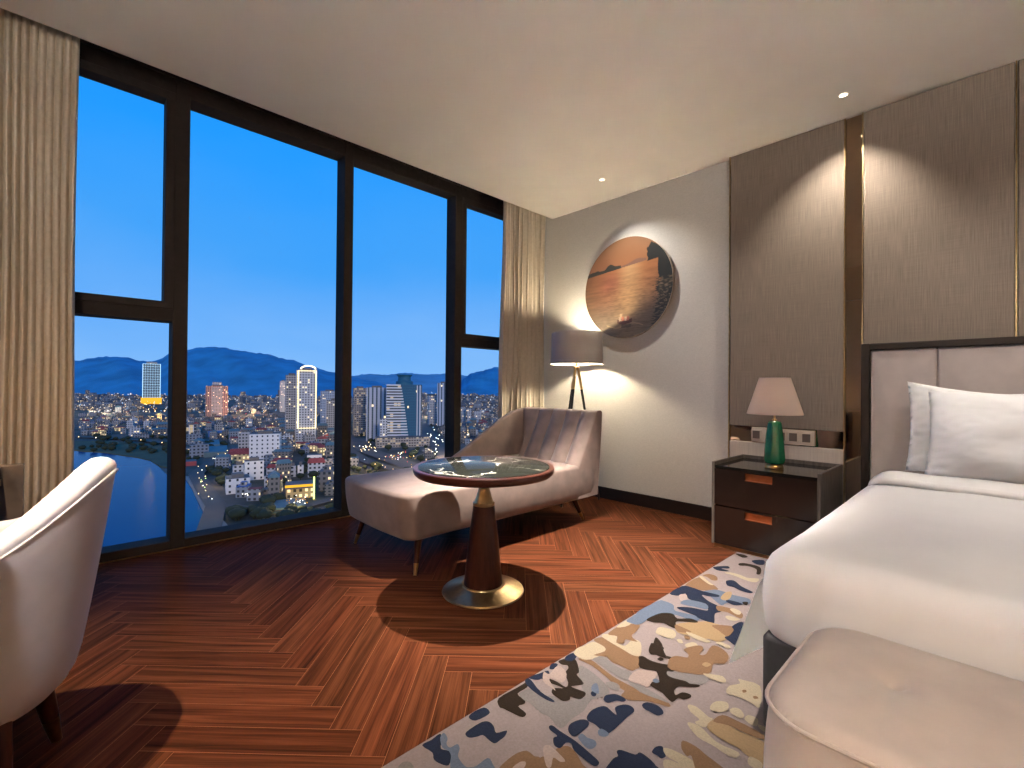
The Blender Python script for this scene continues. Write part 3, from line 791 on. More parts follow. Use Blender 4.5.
bm = B(); tube(bm, [kp(math.radians(-104+208*i/80), outr(rimz(math.radians(-104+208*i/80))-.03, 0)+.0015, rimz(math.radians(-104+208*i/80))-.038) for i in range(81)], .003, 6); obj('piping', bm, m_chair, t)
bm = B(); n_ = 60
loops = []
for r, z in ((0, .234), (.12, .234), (.185, .240), (.212, .262), (.220, .30), (.226, .36), (.226, .42), (.215, .450), (.19, .462), (.10, .468), (0, .470)): loops.append((r, z))
lathe(bm, loops, (KX, KY), n_)
obj('seat', bm, m_chair, t)
for fx, fs_ in ((1, 1), (1, -1), (-1, 1), (-1, -1)):
    P0 = Vector((KX, KY, .25))+bd_*fx*.115+sd_*fs_*.125; P1 = Vector((KX, KY, 0))+bd_*fx*.150+sd_*fs_*.175
    Pm = P0.lerp(P1, .70)
    bm = B(); tube(bm, [P0, Pm], [.030, .019], 16); lg = obj('leg', bm, m_walnut, t)
    bm = B(); tube(bm, [Pm, P1], [.0195, .012], 16); obj('leg_tip', bm, m_brassd, lg, label='brass leg tip')

# ------------------------------------------------------------------ rug
RC = {'N': (.020, .030, .068), 'K': (.030, .017, .010), 'B': (.205, .120, .068), 'T': (.32, .22, .125), 'G': (.205, .185, .185),
      'L': (.145, .185, .265), 'C': (.53, .44, .32), 'P': (.37, .285, .26), 'M': (.275, .225, .225)}
RC = {k: tuple(x*(.24 if k in 'NK' else .31 if k == 'C' else .32 if k == 'L' else .40) for x in v) for k, v in RC.items()}
rm = {k: mat('rug_wool_'+{'N': 'navy', 'K': 'espresso', 'B': 'brown', 'T': 'tan', 'G': 'slate', 'L': 'blue', 'C': 'cream', 'P': 'blush', 'M': 'mauve'}[k], v, .95, var=.10, scale=160, bump=.5, bscale=500, spec=.1) for k, v in RC.items()}
order = ['M', 'N', 'K', 'B', 'T', 'G', 'L', 'C', 'P']
bm = B(); box(bm, -1.160, 1.95, .30, 3.105, .0005, .0095, .003, 1)
def smooth_poly(P):
    n = len(P); out = []
    for i in range(n):
        p0, p1, p2, p3 = P[i-1], P[i], P[(i+1) % n], P[(i+2) % n]
        for t_ in (0, .33, .66):
            out.append(tuple(.5*((2*p1[k])+(-p0[k]+p2[k])*t_+(2*p0[k]-5*p1[k]+4*p2[k]-p3[k])*t_*t_+(-p0[k]+3*p1[k]-3*p2[k]+p3[k])*t_**3) for k in (0, 1)))
    return out
from mathutils.geometry import delaunay_2d_cdt
def patch(P, key, lev):
    P = smooth_poly(P)
    P = [(max(-1.158, min(1.948, x)), max(.303, min(3.102, y))) for x, y in P]
    Q = [P[0]]
    for p in P[1:]:
        if (p[0]-Q[-1][0])**2+(p[1]-Q[-1][1])**2 > 4e-6: Q.append(p)
    if len(Q) < 3: return
    n_ = len(Q); vo_, _, fo_, _, _, _ = delaunay_2d_cdt([Vector(q) for q in Q], [(i, (i+1) % n_) for i in range(n_)], [], 1, 1e-5)
    vv = [bm.verts.new((v.x, v.y, .0097+lev*.00004)) for v in vo_]
    for f_ in fo_:
        try: f = bm.faces.new([vv[k_] for k_ in f_])
        except ValueError: continue
        f.material_index = order.index(key); f.normal_update()
        if f.normal.z < 0: f.normal_flip()
RUG = [
('G', [-1.121,0.669,-1.133,0.686,-1.119,0.702,-1.094,0.698]),
('N', [-1.148,0.76,-1.147,0.791,-1.15,0.824,-1.124,0.811,-1.101,0.792,-1.079,0.803,-1.059,0.796,-1.038,0.773,-1.056,0.76,-1.082,0.755,-1.106,0.766]),
('L', [-1.137,0.815,-1.145,0.834,-1.12,0.829,-1.105,0.814,-1.086,0.813,-1.083,0.836,-1.065,0.831,-1.045,0.81,-1.008,0.803,-0.995,0.809,-0.985,0.827,-0.985,0.867,-0.959,0.862,-0.939,0.846,-1.009,0.772,-1.04,0.78,-1.059,0.796,-1.079,0.803,-1.101,0.797]),
('N', [-1.147,0.929,-1.155,0.956,-1.148,0.992,-1.124,0.994,-1.114,0.979,-1.121,0.934]),
('N', [-1.098,0.877,-1.104,0.896,-1.103,0.944,-1.088,0.962,-1.063,0.959,-1.039,0.947,-1.025,0.976,-1.012,0.957,-1.01,0.937,-1.011,0.916,-1.03,0.912,-1.059,0.912,-1.066,0.895,-1.079,0.876]),
('K', [-1.149,1.056,-1.147,1.141,-1.145,1.193,-1.125,1.165,-1.123,1.118,-1.085,1.113,-1.072,1.099,-1.077,1.076,-1.037,1.071,-1.033,1.05,-1.066,1.041,-1.102,1.034,-1.116,1.03]),
('N', [-1.159,1.211,-1.145,1.252,-1.124,1.229,-1.143,1.211]),
('N', [-1.106,1.149,-1.106,1.179,-1.083,1.185,-1.066,1.167,-1.088,1.146]),
('G', [-1.12,1.122,-1.112,1.166,-1.066,1.167,-1.038,1.163,-1.015,1.111,-1.062,1.115,-1.087,1.111]),
('B', [-0.937,0.864,-0.942,0.892,-0.942,0.933,-0.929,0.963,-0.9,0.965,-0.886,0.972,-0.843,0.948,-0.929,0.857]),
('P', [-0.914,0.895,-0.913,0.923,-0.901,0.932,-0.891,0.908,-0.903,0.884]),
('B', [-0.886,0.972,-0.872,0.995,-0.876,1.032,-0.86,1.062,-0.828,1.058,-0.792,1.04,-0.768,1.028,-0.853,0.937]),
('P', [-0.903,1.003,-0.899,1.025,-0.855,1.021,-0.831,1.014,-0.839,1.002,-0.861,0.999,-0.844,0.97,-0.856,0.964]),
('G', [-1.03,1.127,-1.045,1.19,-0.993,1.2,-0.98,1.225,-0.958,1.271,-1.01,1.312,-1.082,1.396,-1.027,1.399,-0.951,1.376,-0.909,1.335,-0.934,1.274,-0.92,1.213,-0.922,1.153,-0.917,1.11,-0.932,1.098,-0.975,1.112,-1.01,1.106]),
('B', [-1.112,1.426,-1.079,1.458,-1.011,1.444,-0.957,1.433,-0.911,1.431,-0.851,1.433,-0.798,1.442,-0.756,1.447,-0.743,1.428,-0.8,1.406,-0.854,1.36,-0.881,1.365,-0.887,1.394,-0.923,1.392,-0.976,1.413,-1.05,1.43]),
('G', [-1.081,1.471,-1.059,1.51,-1.008,1.498,-0.965,1.494,-0.931,1.502,-0.908,1.486,-0.907,1.454,-0.931,1.442,-0.981,1.448,-1.037,1.459]),
('G', [-0.906,1.443,-0.867,1.459,-0.795,1.457,-0.751,1.447,-0.794,1.435,-0.847,1.426]),
('G', [-0.956,1.383,-0.939,1.407,-0.912,1.404,-0.902,1.379,-0.925,1.366]),
('B', [-1.059,1.541,-1.032,1.619,-0.986,1.635,-0.955,1.606,-0.921,1.54,-0.952,1.515,-0.986,1.506,-1.02,1.506]),
('K', [-1.153,1.364,-1.134,1.415,-1.104,1.41,-1.058,1.366,-1.052,1.345,-1.005,1.324,-1.013,1.299,-1.024,1.279,-1.0,1.283,-0.975,1.289,-0.963,1.278,-0.961,1.25,-0.976,1.24,-0.992,1.235,-0.984,1.221,-0.994,1.201,-1.019,1.2,-1.048,1.205,-1.059,1.229,-1.037,1.253,-1.096,1.239,-1.104,1.256,-1.074,1.263,-1.035,1.263,-1.045,1.288,-1.087,1.321,-1.097,1.352,-1.112,1.365,-1.129,1.354]),
('N', [-1.153,1.41,-1.148,1.446,-1.126,1.438,-1.117,1.403,-1.14,1.385]),
('N', [-1.144,1.302,-1.158,1.33,-1.145,1.346,-1.134,1.333,-1.131,1.308]),
('N', [-1.158,1.218,-1.148,1.256,-1.14,1.288,-1.122,1.277,-1.115,1.252,-1.136,1.218]),
('N', [-1.177,1.198,-1.146,1.205,-1.08,1.182,-1.016,1.181,-1.02,1.169,-1.064,1.164,-1.129,1.172]),
('P', [-1.145,1.273,-1.122,1.277,-1.135,1.339,-1.091,1.331,-1.062,1.295,-1.063,1.268,-1.101,1.266,-1.098,1.25,-1.047,1.224,-1.069,1.225,-1.11,1.231]),
('N', [-0.958,1.301,-0.957,1.317,-0.945,1.315,-0.937,1.299,-0.945,1.291]),
('L', [-0.979,1.339,-0.973,1.358,-0.937,1.317,-0.963,1.313]),
('N', [-0.912,1.309,-0.915,1.329,-0.899,1.355,-0.872,1.361,-0.857,1.356,-0.858,1.34,-0.876,1.33,-0.887,1.302,-0.9,1.299]),
('N', [-0.896,1.197,-0.904,1.229,-0.898,1.262,-0.884,1.281,-0.86,1.276,-0.838,1.273,-0.86,1.298,-0.851,1.329,-0.831,1.342,-0.809,1.33,-0.809,1.289,-0.808,1.188,-0.83,1.183,-0.86,1.189,-0.882,1.186]),
('L', [-0.836,1.172,-0.834,1.189,-0.808,1.188,-0.807,1.171,-0.822,1.16]),
('N', [-0.905,1.117,-0.912,1.14,-0.902,1.174,-0.885,1.186,-0.871,1.174,-0.867,1.144,-0.869,1.105,-0.888,1.103]),
('L', [-0.861,1.109,-0.862,1.13,-0.843,1.128,-0.82,1.135,-0.806,1.123,-0.807,1.101,-0.824,1.095]),
('N', [-0.808,1.375,-0.802,1.398,-0.773,1.407,-0.75,1.399,-0.74,1.384,-0.749,1.364,-0.775,1.362,-0.795,1.362]),
('N', [-0.949,1.08,-0.944,1.091,-0.913,1.09,-0.856,1.092,-0.795,1.085,-0.764,1.078,-0.763,1.059,-0.784,1.056,-0.837,1.061,-0.859,1.075,-0.872,1.066,-0.87,1.039,-0.889,1.035,-0.909,1.054,-0.907,1.069,-0.936,1.071]),
('N', [-0.74,1.074,-0.745,1.118,-0.741,1.134,-0.753,1.146,-0.747,1.16,-0.711,1.174,-0.706,1.191,-0.677,1.19,-0.652,1.181,-0.633,1.163,-0.736,1.054]),
('N', [-0.684,1.216,-0.685,1.244,-0.673,1.257,-0.662,1.242,-0.649,1.231,-0.654,1.214,-0.667,1.216]),
('C', [-0.668,1.253,-0.647,1.267,-0.589,1.271,-0.558,1.25,-0.578,1.229,-0.616,1.234,-0.648,1.233]),
('C', [-0.646,1.211,-0.628,1.23,-0.578,1.229,-0.616,1.181]),
('B', [-0.633,1.291,-0.644,1.322,-0.607,1.327,-0.575,1.318,-0.507,1.297,-0.559,1.242,-0.6,1.284,-0.609,1.274]),
('G', [-0.842,1.598,-0.822,1.618,-0.791,1.638,-0.754,1.677,-0.721,1.673,-0.715,1.634,-0.741,1.594,-0.785,1.591,-0.818,1.576]),
('K', [-0.959,1.602,-0.951,1.623,-0.922,1.619,-0.888,1.626,-0.849,1.646,-0.825,1.636,-0.826,1.614,-0.84,1.6,-0.83,1.582,-0.808,1.58,-0.769,1.595,-0.751,1.592,-0.726,1.61,-0.724,1.593,-0.746,1.57,-0.77,1.55,-0.771,1.518,-0.756,1.499,-0.748,1.528,-0.725,1.538,-0.716,1.524,-0.727,1.497,-0.743,1.491,-0.746,1.458,-0.764,1.461,-0.794,1.476,-0.844,1.483,-0.852,1.501,-0.831,1.523,-0.86,1.564,-0.875,1.569,-0.92,1.548]),
('K', [-0.96,1.679,-0.961,1.71,-0.989,1.784,-0.948,1.759,-0.921,1.722,-0.891,1.69,-0.863,1.686,-0.871,1.678,-0.914,1.673,-0.937,1.656]),
('K', [-0.905,1.645,-0.903,1.665,-0.888,1.663,-0.889,1.644]),
('P', [-0.911,1.456,-0.92,1.527,-0.887,1.556,-0.86,1.564,-0.85,1.535,-0.848,1.511,-0.842,1.467,-0.869,1.463]),
('L', [-0.851,1.515,-0.846,1.533,-0.829,1.525,-0.835,1.509]),
('C', [-0.702,1.472,-0.702,1.488,-0.678,1.492,-0.635,1.475,-0.623,1.477,-0.622,1.424,-0.643,1.416,-0.655,1.423,-0.65,1.443,-0.68,1.453]),
('C', [-0.664,1.394,-0.664,1.409,-0.632,1.414,-0.574,1.388,-0.515,1.394,-0.512,1.369,-0.532,1.36,-0.578,1.366,-0.62,1.366]),
('C', [-1.146,1.448,-1.156,1.501,-1.093,1.569,-1.064,1.544,-1.075,1.463,-1.099,1.437]),
('C', [-1.148,1.446,-1.15,1.517,-1.142,1.568,-1.097,1.574,-1.074,1.549,-1.075,1.517,-1.073,1.465,-1.097,1.439]),
('B', [-1.149,1.577,-1.141,1.621,-1.09,1.623,-1.021,1.606,-0.964,1.604,-0.935,1.561,-0.928,1.512,-0.978,1.508,-1.024,1.525,-1.042,1.521,-1.085,1.49,-1.072,1.544,-1.093,1.569]),
('C', [-1.145,1.626,-1.147,1.651,-1.121,1.669,-1.101,1.673,-1.079,1.635,-1.039,1.635,-1.044,1.699,-1.009,1.702,-0.962,1.622,-0.982,1.6,-1.035,1.607,-1.091,1.614]),
('B', [-1.138,1.66,-1.143,1.749,-1.121,1.763,-1.122,1.801,-1.085,1.822,-1.068,1.763,-1.066,1.729,-1.05,1.71,-1.021,1.698,-1.049,1.685,-1.065,1.676,-1.053,1.646,-1.076,1.63,-1.101,1.673]),
('C', [-1.146,1.736,-1.15,1.808,-1.14,1.823,-1.118,1.801,-1.126,1.758]),
('L', [-1.147,1.815,-1.15,1.885,-1.146,2.071,-1.138,2.116,-1.068,2.074,-1.102,1.992,-1.1,1.907,-1.087,1.87,-1.095,1.82,-1.121,1.812]),
('L', [-1.158,1.918,-1.155,2.023,-1.145,2.107,-1.083,2.113,-1.051,2.066,-1.021,2.066,-0.942,2.086,-0.933,2.034,-0.953,2.032,-1.043,2.02,-1.069,1.97,-1.089,1.896,-1.096,1.817]),
('B', [-1.147,2.37,-1.142,2.525,-1.08,2.501,-1.009,2.449,-1.023,2.406,-1.056,2.371,-1.101,2.363]),
('B', [-1.14,2.559,-1.126,2.606,-1.083,2.605,-1.058,2.555,-1.078,2.534,-1.113,2.557]),
('C', [-1.142,2.525,-1.135,2.548,-1.08,2.501,-1.046,2.479,-1.067,2.471]),
('L', [-1.048,2.353,-1.016,2.427,-0.972,2.435,-0.925,2.432,-0.856,2.444,-0.839,2.376,-0.912,2.322,-0.922,2.275,-0.998,2.328]),
('N', [-1.152,2.213,-1.151,2.345,-1.111,2.366,-1.052,2.362,-0.98,2.378,-0.97,2.353,-1.004,2.326,-1.034,2.314,-0.981,2.272,-0.929,2.255,-0.896,2.211,-0.907,2.167,-0.873,2.078,-0.9,2.069,-0.944,2.073,-0.963,2.084,-1.049,2.091,-1.046,2.117,-1.008,2.147,-0.944,2.171,-0.97,2.212,-1.013,2.224,-1.059,2.224,-1.098,2.271,-1.107,2.223]),
('P', [-1.111,2.231,-1.092,2.265,-1.061,2.21,-1.077,2.179]),
('L', [-1.061,2.21,-0.98,2.236,-0.951,2.186,-1.001,2.166,-1.062,2.148]),
('T', [-0.956,2.348,-0.966,2.428,-0.948,2.461,-0.925,2.394,-0.927,2.342]),
('N', [-1.152,2.729,-1.101,2.801,-1.081,2.771,-1.111,2.738,-1.067,2.736,-1.082,2.709,-1.12,2.695]),
('K', [-1.152,3.05,-1.114,3.071,-1.078,3.05,-1.096,3.011]),
('K', [-1.072,2.886,-1.058,2.92,-0.994,2.935,-0.956,2.908,-0.93,2.818,-0.945,2.802,-0.97,2.875,-1.021,2.889,-1.055,2.863]),
('N', [-1.038,2.998,-0.994,3.064,-0.965,2.986,-0.993,2.955]),
('C', [-1.073,2.686,-1.052,2.719,-1.003,2.723,-0.957,2.71,-0.913,2.743,-0.904,2.682,-0.942,2.666,-1.022,2.686]),
('N', [-1.02,2.575,-1.009,2.608,-0.986,2.612,-0.938,2.568,-0.875,2.54,-0.88,2.513,-0.925,2.512,-0.962,2.528,-0.992,2.524]),
('N', [-0.924,2.333,-0.919,2.358,-0.871,2.366,-0.858,2.351,-0.882,2.318]),
('K', [-0.866,2.383,-0.848,2.402,-0.839,2.365,-0.852,2.363]),
('B', [-0.934,2.25,-0.892,2.272,-0.834,2.267,-0.813,2.246,-0.811,2.205,-0.874,2.224,-0.909,2.208]),
('C', [-0.877,2.261,-0.869,2.285,-0.835,2.277,-0.826,2.243,-0.843,2.235]),
('C', [-0.863,2.171,-0.855,2.196,-0.809,2.198,-0.817,2.168,-0.839,2.155]),
('T', [-0.875,2.076,-0.831,2.083,-0.793,2.086,-0.778,2.064,-0.78,1.989,-0.797,1.936,-0.833,1.932,-0.855,1.909,-0.893,1.904,-0.945,1.885,-0.981,1.942,-0.944,2.012,-0.904,2.064]),
('B', [-0.871,2.05,-0.824,2.1,-0.774,2.105,-0.763,2.008,-0.785,2.001,-0.836,2.03]),
('N', [-0.794,1.992,-0.786,2.019,-0.79,2.079,-0.808,2.108,-0.793,2.183,-0.755,2.088,-0.736,1.968,-0.769,1.975]),
('K', [-1.09,1.884,-1.09,1.937,-1.076,1.995,-1.038,2.025,-1.003,1.999,-0.964,2.041,-0.928,2.039,-0.932,2.018,-0.99,1.975,-0.981,1.942,-0.962,1.913,-0.985,1.908,-1.024,1.914,-1.056,1.891]),
('B', [-0.983,1.939,-0.945,1.941,-0.907,1.934,-0.921,1.906,-0.953,1.894]),
('C', [-1.015,1.837,-1.017,1.873,-0.965,1.891,-0.937,1.856,-0.939,1.819,-0.997,1.81]),
('C', [-0.92,1.911,-0.909,1.923,-0.828,1.92,-0.825,1.898,-0.88,1.891]),
('C', [-0.92,1.83,-0.907,1.844,-0.89,1.823,-0.901,1.811]),
('C', [-0.88,1.822,-0.865,1.86,-0.843,1.853,-0.841,1.822,-0.865,1.804]),
('B', [-0.913,1.882,-0.897,1.891,-0.883,1.87,-0.898,1.859]),
('C', [-0.801,1.923,-0.793,1.941,-0.753,1.942,-0.746,1.916,-0.776,1.916]),
('K', [-0.973,1.713,-0.974,1.733,-0.933,1.739,-0.92,1.721,-0.93,1.702,-0.908,1.686,-0.874,1.695,-0.873,1.681,-0.904,1.667,-0.952,1.67]),
('B', [-0.873,1.693,-0.862,1.72,-0.832,1.737,-0.838,1.761,-0.866,1.779,-0.855,1.824,-0.832,1.857,-0.813,1.836,-0.809,1.792,-0.792,1.81,-0.802,1.889,-0.769,1.899,-0.727,1.865,-0.717,1.8,-0.745,1.77,-0.732,1.686,-0.834,1.618,-0.866,1.656]),
('C', [-0.745,1.681,-0.722,1.7,-0.691,1.718,-0.669,1.696,-0.68,1.678,-0.716,1.672]),
('C', [-0.65,1.648,-0.651,1.684,-0.632,1.719,-0.646,1.74,-0.633,1.748,-0.578,1.755,-0.54,1.639,-0.569,1.641,-0.613,1.64,-0.638,1.631]),
('B', [-0.612,1.685,-0.606,1.697,-0.599,1.69,-0.604,1.676]),
('B', [-0.575,1.678,-0.569,1.689,-0.559,1.683,-0.567,1.67]),
('C', [-0.651,1.521,-0.653,1.551,-0.643,1.574,-0.622,1.585,-0.609,1.565,-0.609,1.539,-0.624,1.516,-0.641,1.51]),
('C', [-0.6,1.548,-0.6,1.572,-0.582,1.583,-0.561,1.563,-0.562,1.541,-0.58,1.539]),
('C', [-0.554,1.546,-0.552,1.573,-0.526,1.576,-0.516,1.541,-0.532,1.535]),
('T', [-0.618,1.424,-0.618,1.478,-0.597,1.485,-0.548,1.479,-0.473,1.487,-0.446,1.456,-0.436,1.397,-0.493,1.398,-0.522,1.409,-0.565,1.407]),
('C', [-0.486,1.381,-0.485,1.402,-0.454,1.399,-0.449,1.366,-0.477,1.367]),
('C', [-0.511,1.5,-0.506,1.511,-0.482,1.508,-0.487,1.493]),
('C', [-0.516,1.552,-0.493,1.552,-0.483,1.534,-0.505,1.534]),
('B', [-0.616,1.464,-0.608,1.514,-0.563,1.521,-0.509,1.52,-0.471,1.507,-0.506,1.487,-0.572,1.482]),
('T', [-0.771,1.732,-0.77,1.757,-0.75,1.759,-0.753,1.731])]

rnd = random.Random(3)
def blob(cx, cy, r, key, lev, el=1.6, ang=None):
    ang = rnd.uniform(-.5, .3) if ang is None else ang; P = []; n = 11
    for i in range(n):
        a = 2*PI*i/n; rr = r*rnd.uniform(.6, 1.3); x, y = rr*el*math.cos(a), rr*math.sin(a)
        P.append((cx+x*math.cos(ang)-y*math.sin(ang), cy+x*math.sin(ang)+y*math.cos(ang)))
    patch(P, key, lev)
lev = 0
for (key, n_b, r0, r1) in (('G', 16, .05, .13), ('B', 18, .05, .12), ('T', 12, .04, .1), ('L', 12, .03, .08), ('C', 18, .02, .06), ('N', 18, .03, .09), ('K', 16, .03, .09)):
    for _ in range(n_b):
        x, y = rnd.uniform(-.30, 1.9), rnd.uniform(.4, 3.0); lev += .2; blob(x, y, rnd.uniform(r0, r1), key, lev)
    for _ in range(max(2, n_b//4)):
        x, y = rnd.uniform(-1.1, -.3), rnd.uniform(.32, .58); lev += .2; blob(x, y, rnd.uniform(r0*.6, r1*.6), key, lev)
for i, (key, P) in enumerate(RUG):
    patch([(P[j], P[j+1]) for j in range(0, len(P), 2)], key, 24+i*.5)
bmesh.ops.triangulate(bm, faces=[f for f in bm.faces if len(f.verts) > 4]); bm.normal_update()
for f in bm.faces:
    if f.normal.z < -.5 and f.calc_center_median().z > .0096: f.normal_flip()
tag(obj('rug', bm, [rm[k] for k in order], None, smooth=False), 'mauve rug with navy, brown and cream camouflage patches under the bed', 'rug')

# ------------------------------------------------------------------ downlights, lamps and added fill lights
def spot(x, y, watts, aim, ang, blend, r=.02, col=(1, .89, .77), z=H-.012):
    L = bpy.data.lights.new('ceiling_spot_beam', 'SPOT'); L.energy = watts; L.color = col; L.spot_size = math.radians(ang); L.spot_blend = blend; L.shadow_soft_size = r
    o = link('ceiling_spot_beam', L); o.location = (x, y, z)
    d = Vector(aim)-Vector((x, y, z)); o.rotation_euler = d.to_track_quat('-Z', 'Y').to_euler(); return o
def fixture(x, y, label, ro=.032, glow=True):
    t = thing('downlight', label, 'ceiling light', (x, y, H))
    bm = B(); lathe(bm, [(ro-.010, H-.0005), (ro-.009, H-.004), (ro, H-.003), (ro, H+.0)], (x, y), 28); obj('trim_ring', bm, m_metalw, t)
    bm = B(); lathe(bm, [(0, H-.0015), (ro-.0105, H-.0015)], (x, y), 20); obj('lens', bm, m_bulbd if glow else m_metalw, t)
m_bulbd = emis('downlight_glow', (1, .86, .66), 5)
fixture(-.66, 3.36, 'small glowing recessed downlight above the bedside cabinet')
fixture(-2.35, 3.295, 'small recessed downlight in the ceiling above the round picture')
spot(-.66, 3.36, 76, (-.78, 3.80, 1.1), 90, .8)
spot(-2.35, 3.295, 80, (-2.05, 3.55, .9), 104, 1, col=(1, .93, .85))
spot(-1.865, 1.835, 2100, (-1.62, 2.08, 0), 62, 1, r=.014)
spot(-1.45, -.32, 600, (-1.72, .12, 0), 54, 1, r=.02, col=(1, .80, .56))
spot(-2.55, -.38, 24, (-3.0, -.30, 0), 140, 1, r=.06)  # unseen fill spot added to brighten the left curtain
spot(.35, 2.80, 100, (.35, 3.05, 0), 120, 1, r=.06, col=(1, .94, .90))  # unseen fill spot added over the bed for duvet and pillows
spot(.15, .25, 92, (.05, 1.15, 0), 100, 1, r=.06, col=(1, .90, .80))  # unseen fill spot added for the bench and the bed's foot end
def point(x, y, z, w_, r, col):
    L = bpy.data.lights.new('lamp_light', 'POINT'); L.energy = w_; L.color = col; L.shadow_soft_size = r
    o = link('lamp_light', L); o.location = (x, y, z); return o
# warm desk lamps, outside the photo
for dx, dy, wt, lab in ((-1.98, -.50, 13.0, 'small brass desk lamp at the window end of the desk'),):
    t = thing('desk_lamp', lab, 'desk lamp', (dx, dy, .755))
    bm = B(); lathe(bm, [(0, .7555), (.07, .7555), (.07, .77), (.006, .78), (.006, 1.00), (0, 1.00)], (dx, dy), 32); obj('base', bm, m_brass, t)
    bm = B(); lathe(bm, [(.10, 1.07), (.06, 1.20), (.058, 1.20), (.098, 1.07)], (dx, dy), 40); obj('lamp_shade', bm, m_shadef, t)
    point(dx, dy, 1.045, wt, .03, (1, .56, .24))
for wx, wz, wc, ws, lab in ((-.30, 1.75, (1, .92, .86), 440, 'added fill lamp with a white glass globe, unseen behind the camera'), (1.05, 1.25, (1, .60, .28), 220, 'added fill lamp with an amber glass globe, unseen on the wall facing the bed')):  # unseen globes added: white fill for the chair, warm fill for the bed
    t = thing('added_wall_lamp', lab, 'added fill lamp', (wx, YN, wz))
    bm = B(); box(bm, wx-.04, wx+.04, YN, YN+.02, wz-.07, wz+.07, .004); tube(bm, [(wx, YN+.02, wz), (wx, YN+.085, wz)], .008, 8); obj('bracket', bm, m_brass, t)
    bm = B(); bmesh.ops.create_uvsphere(bm, u_segments=24, v_segments=14, radius=.07); bmesh.ops.translate(bm, verts=bm.verts[:], vec=(wx, YN+.15, wz)); obj('globe', bm, emis('globe_glow', wc, ws), t)
# unseen uplighter added to brighten the ceiling and the room
t = thing('floor_lamp', 'added tall uplighter for fill light, unseen behind the camera', 'floor lamp', (1.9, .0, 0))
bm = B(); lathe(bm, [(0, 0), (.14, 0), (.14, .02), (.012, .03), (.012, 1.6), (0, 1.6)], (1.9, 0), 32); obj('base', bm, m_brass, t)
bm = B(); lathe(bm, [(.10, 1.55), (.20, 1.75), (.197, 1.75), (.097, 1.55)], (1.9, 0), 40); obj('lamp_shade', bm, m_shadef, t)
point(1.9, 0, 1.68, 850, .06, (1, .94, .87))

# ------------------------------------------------------------------ the world and the glow of dusk
wd = bpy.data.worlds.new('World'); sc.world = wd; wd.use_nodes = True; n = wd.node_tree
bg = n.nodes['Background']; tc = n.nodes.new('ShaderNodeTexCoord'); sp = n.nodes.new('ShaderNodeSeparateXYZ')
n.links.new(tc.outputs['Generated'], sp.inputs[0])
nz = n.nodes.new('ShaderNodeTexNoise'); nz.inputs['Scale'].default_value = 2.2; nz.inputs['Detail'].default_value = 4
mp = n.nodes.new('ShaderNodeMapping'); mp.inputs['Scale'].default_value = (1, 1, 2.6); n.links.new(tc.outputs['Generated'], mp.inputs[0]); n.links.new(mp.outputs[0], nz.inputs['Vector'])
ma = n.nodes.new('ShaderNodeMath'); ma.operation = 'MULTIPLY_ADD'; ma.inputs[1].default_value = .22; n.links.new(nz.outputs['Fac'], ma.inputs[0]); n.links.new(sp.outputs[2], ma.inputs[2])
mb = n.nodes.new('ShaderNodeMath'); mb.operation = 'SUBTRACT'; mb.inputs[1].default_value = .11; n.links.new(ma.outputs[0], mb.inputs[0])
cr = n.nodes.new('ShaderNodeValToRGB'); e = cr.color_ramp.elements
e[0].position = 0; e[0].color = (.22, .50, .92, 1)
e[1].position = 1; e[1].color = (.006, .12, .50, 1)
for p_, c_ in ((.035, (.235, .52, 1, 1)), (.12, (.155, .45, 1, 1)), (.25, (.062, .38, 1, 1)), (.42, (.018, .34, 1.05, 1)), (.6, (.012, .27, .95, 1))):
    k = e.new(p_); k.color = c_
n.links.new(mb.outputs[0], cr.inputs[0]); n.links.new(cr.outputs[0], bg.inputs[0])
sun = bpy.data.lights.new('dusk_glow', 'SUN'); sun.energy = 1.15; sun.color = (1, .84, .72); sun.angle = math.radians(8)
so = link('dusk_glow', sun); so.rotation_euler = Vector((-.86, .32, -.20)).to_track_quat('-Z', 'Y').to_euler()

# ------------------------------------------------------------------ the city below
GZ = -75.0
def G(x, y, z=GZ):
    d = ray(x, y); t_ = (z-EYE)/d.z; return CAM+d*t_
def depth(p): return (p-CAM).dot(FW)
def PX(p):
    v = p-CAM; d = v.dot(FW); return 512+F_PX*v.dot(RT)/d, 384-F_PX*v.dot(UP)/d

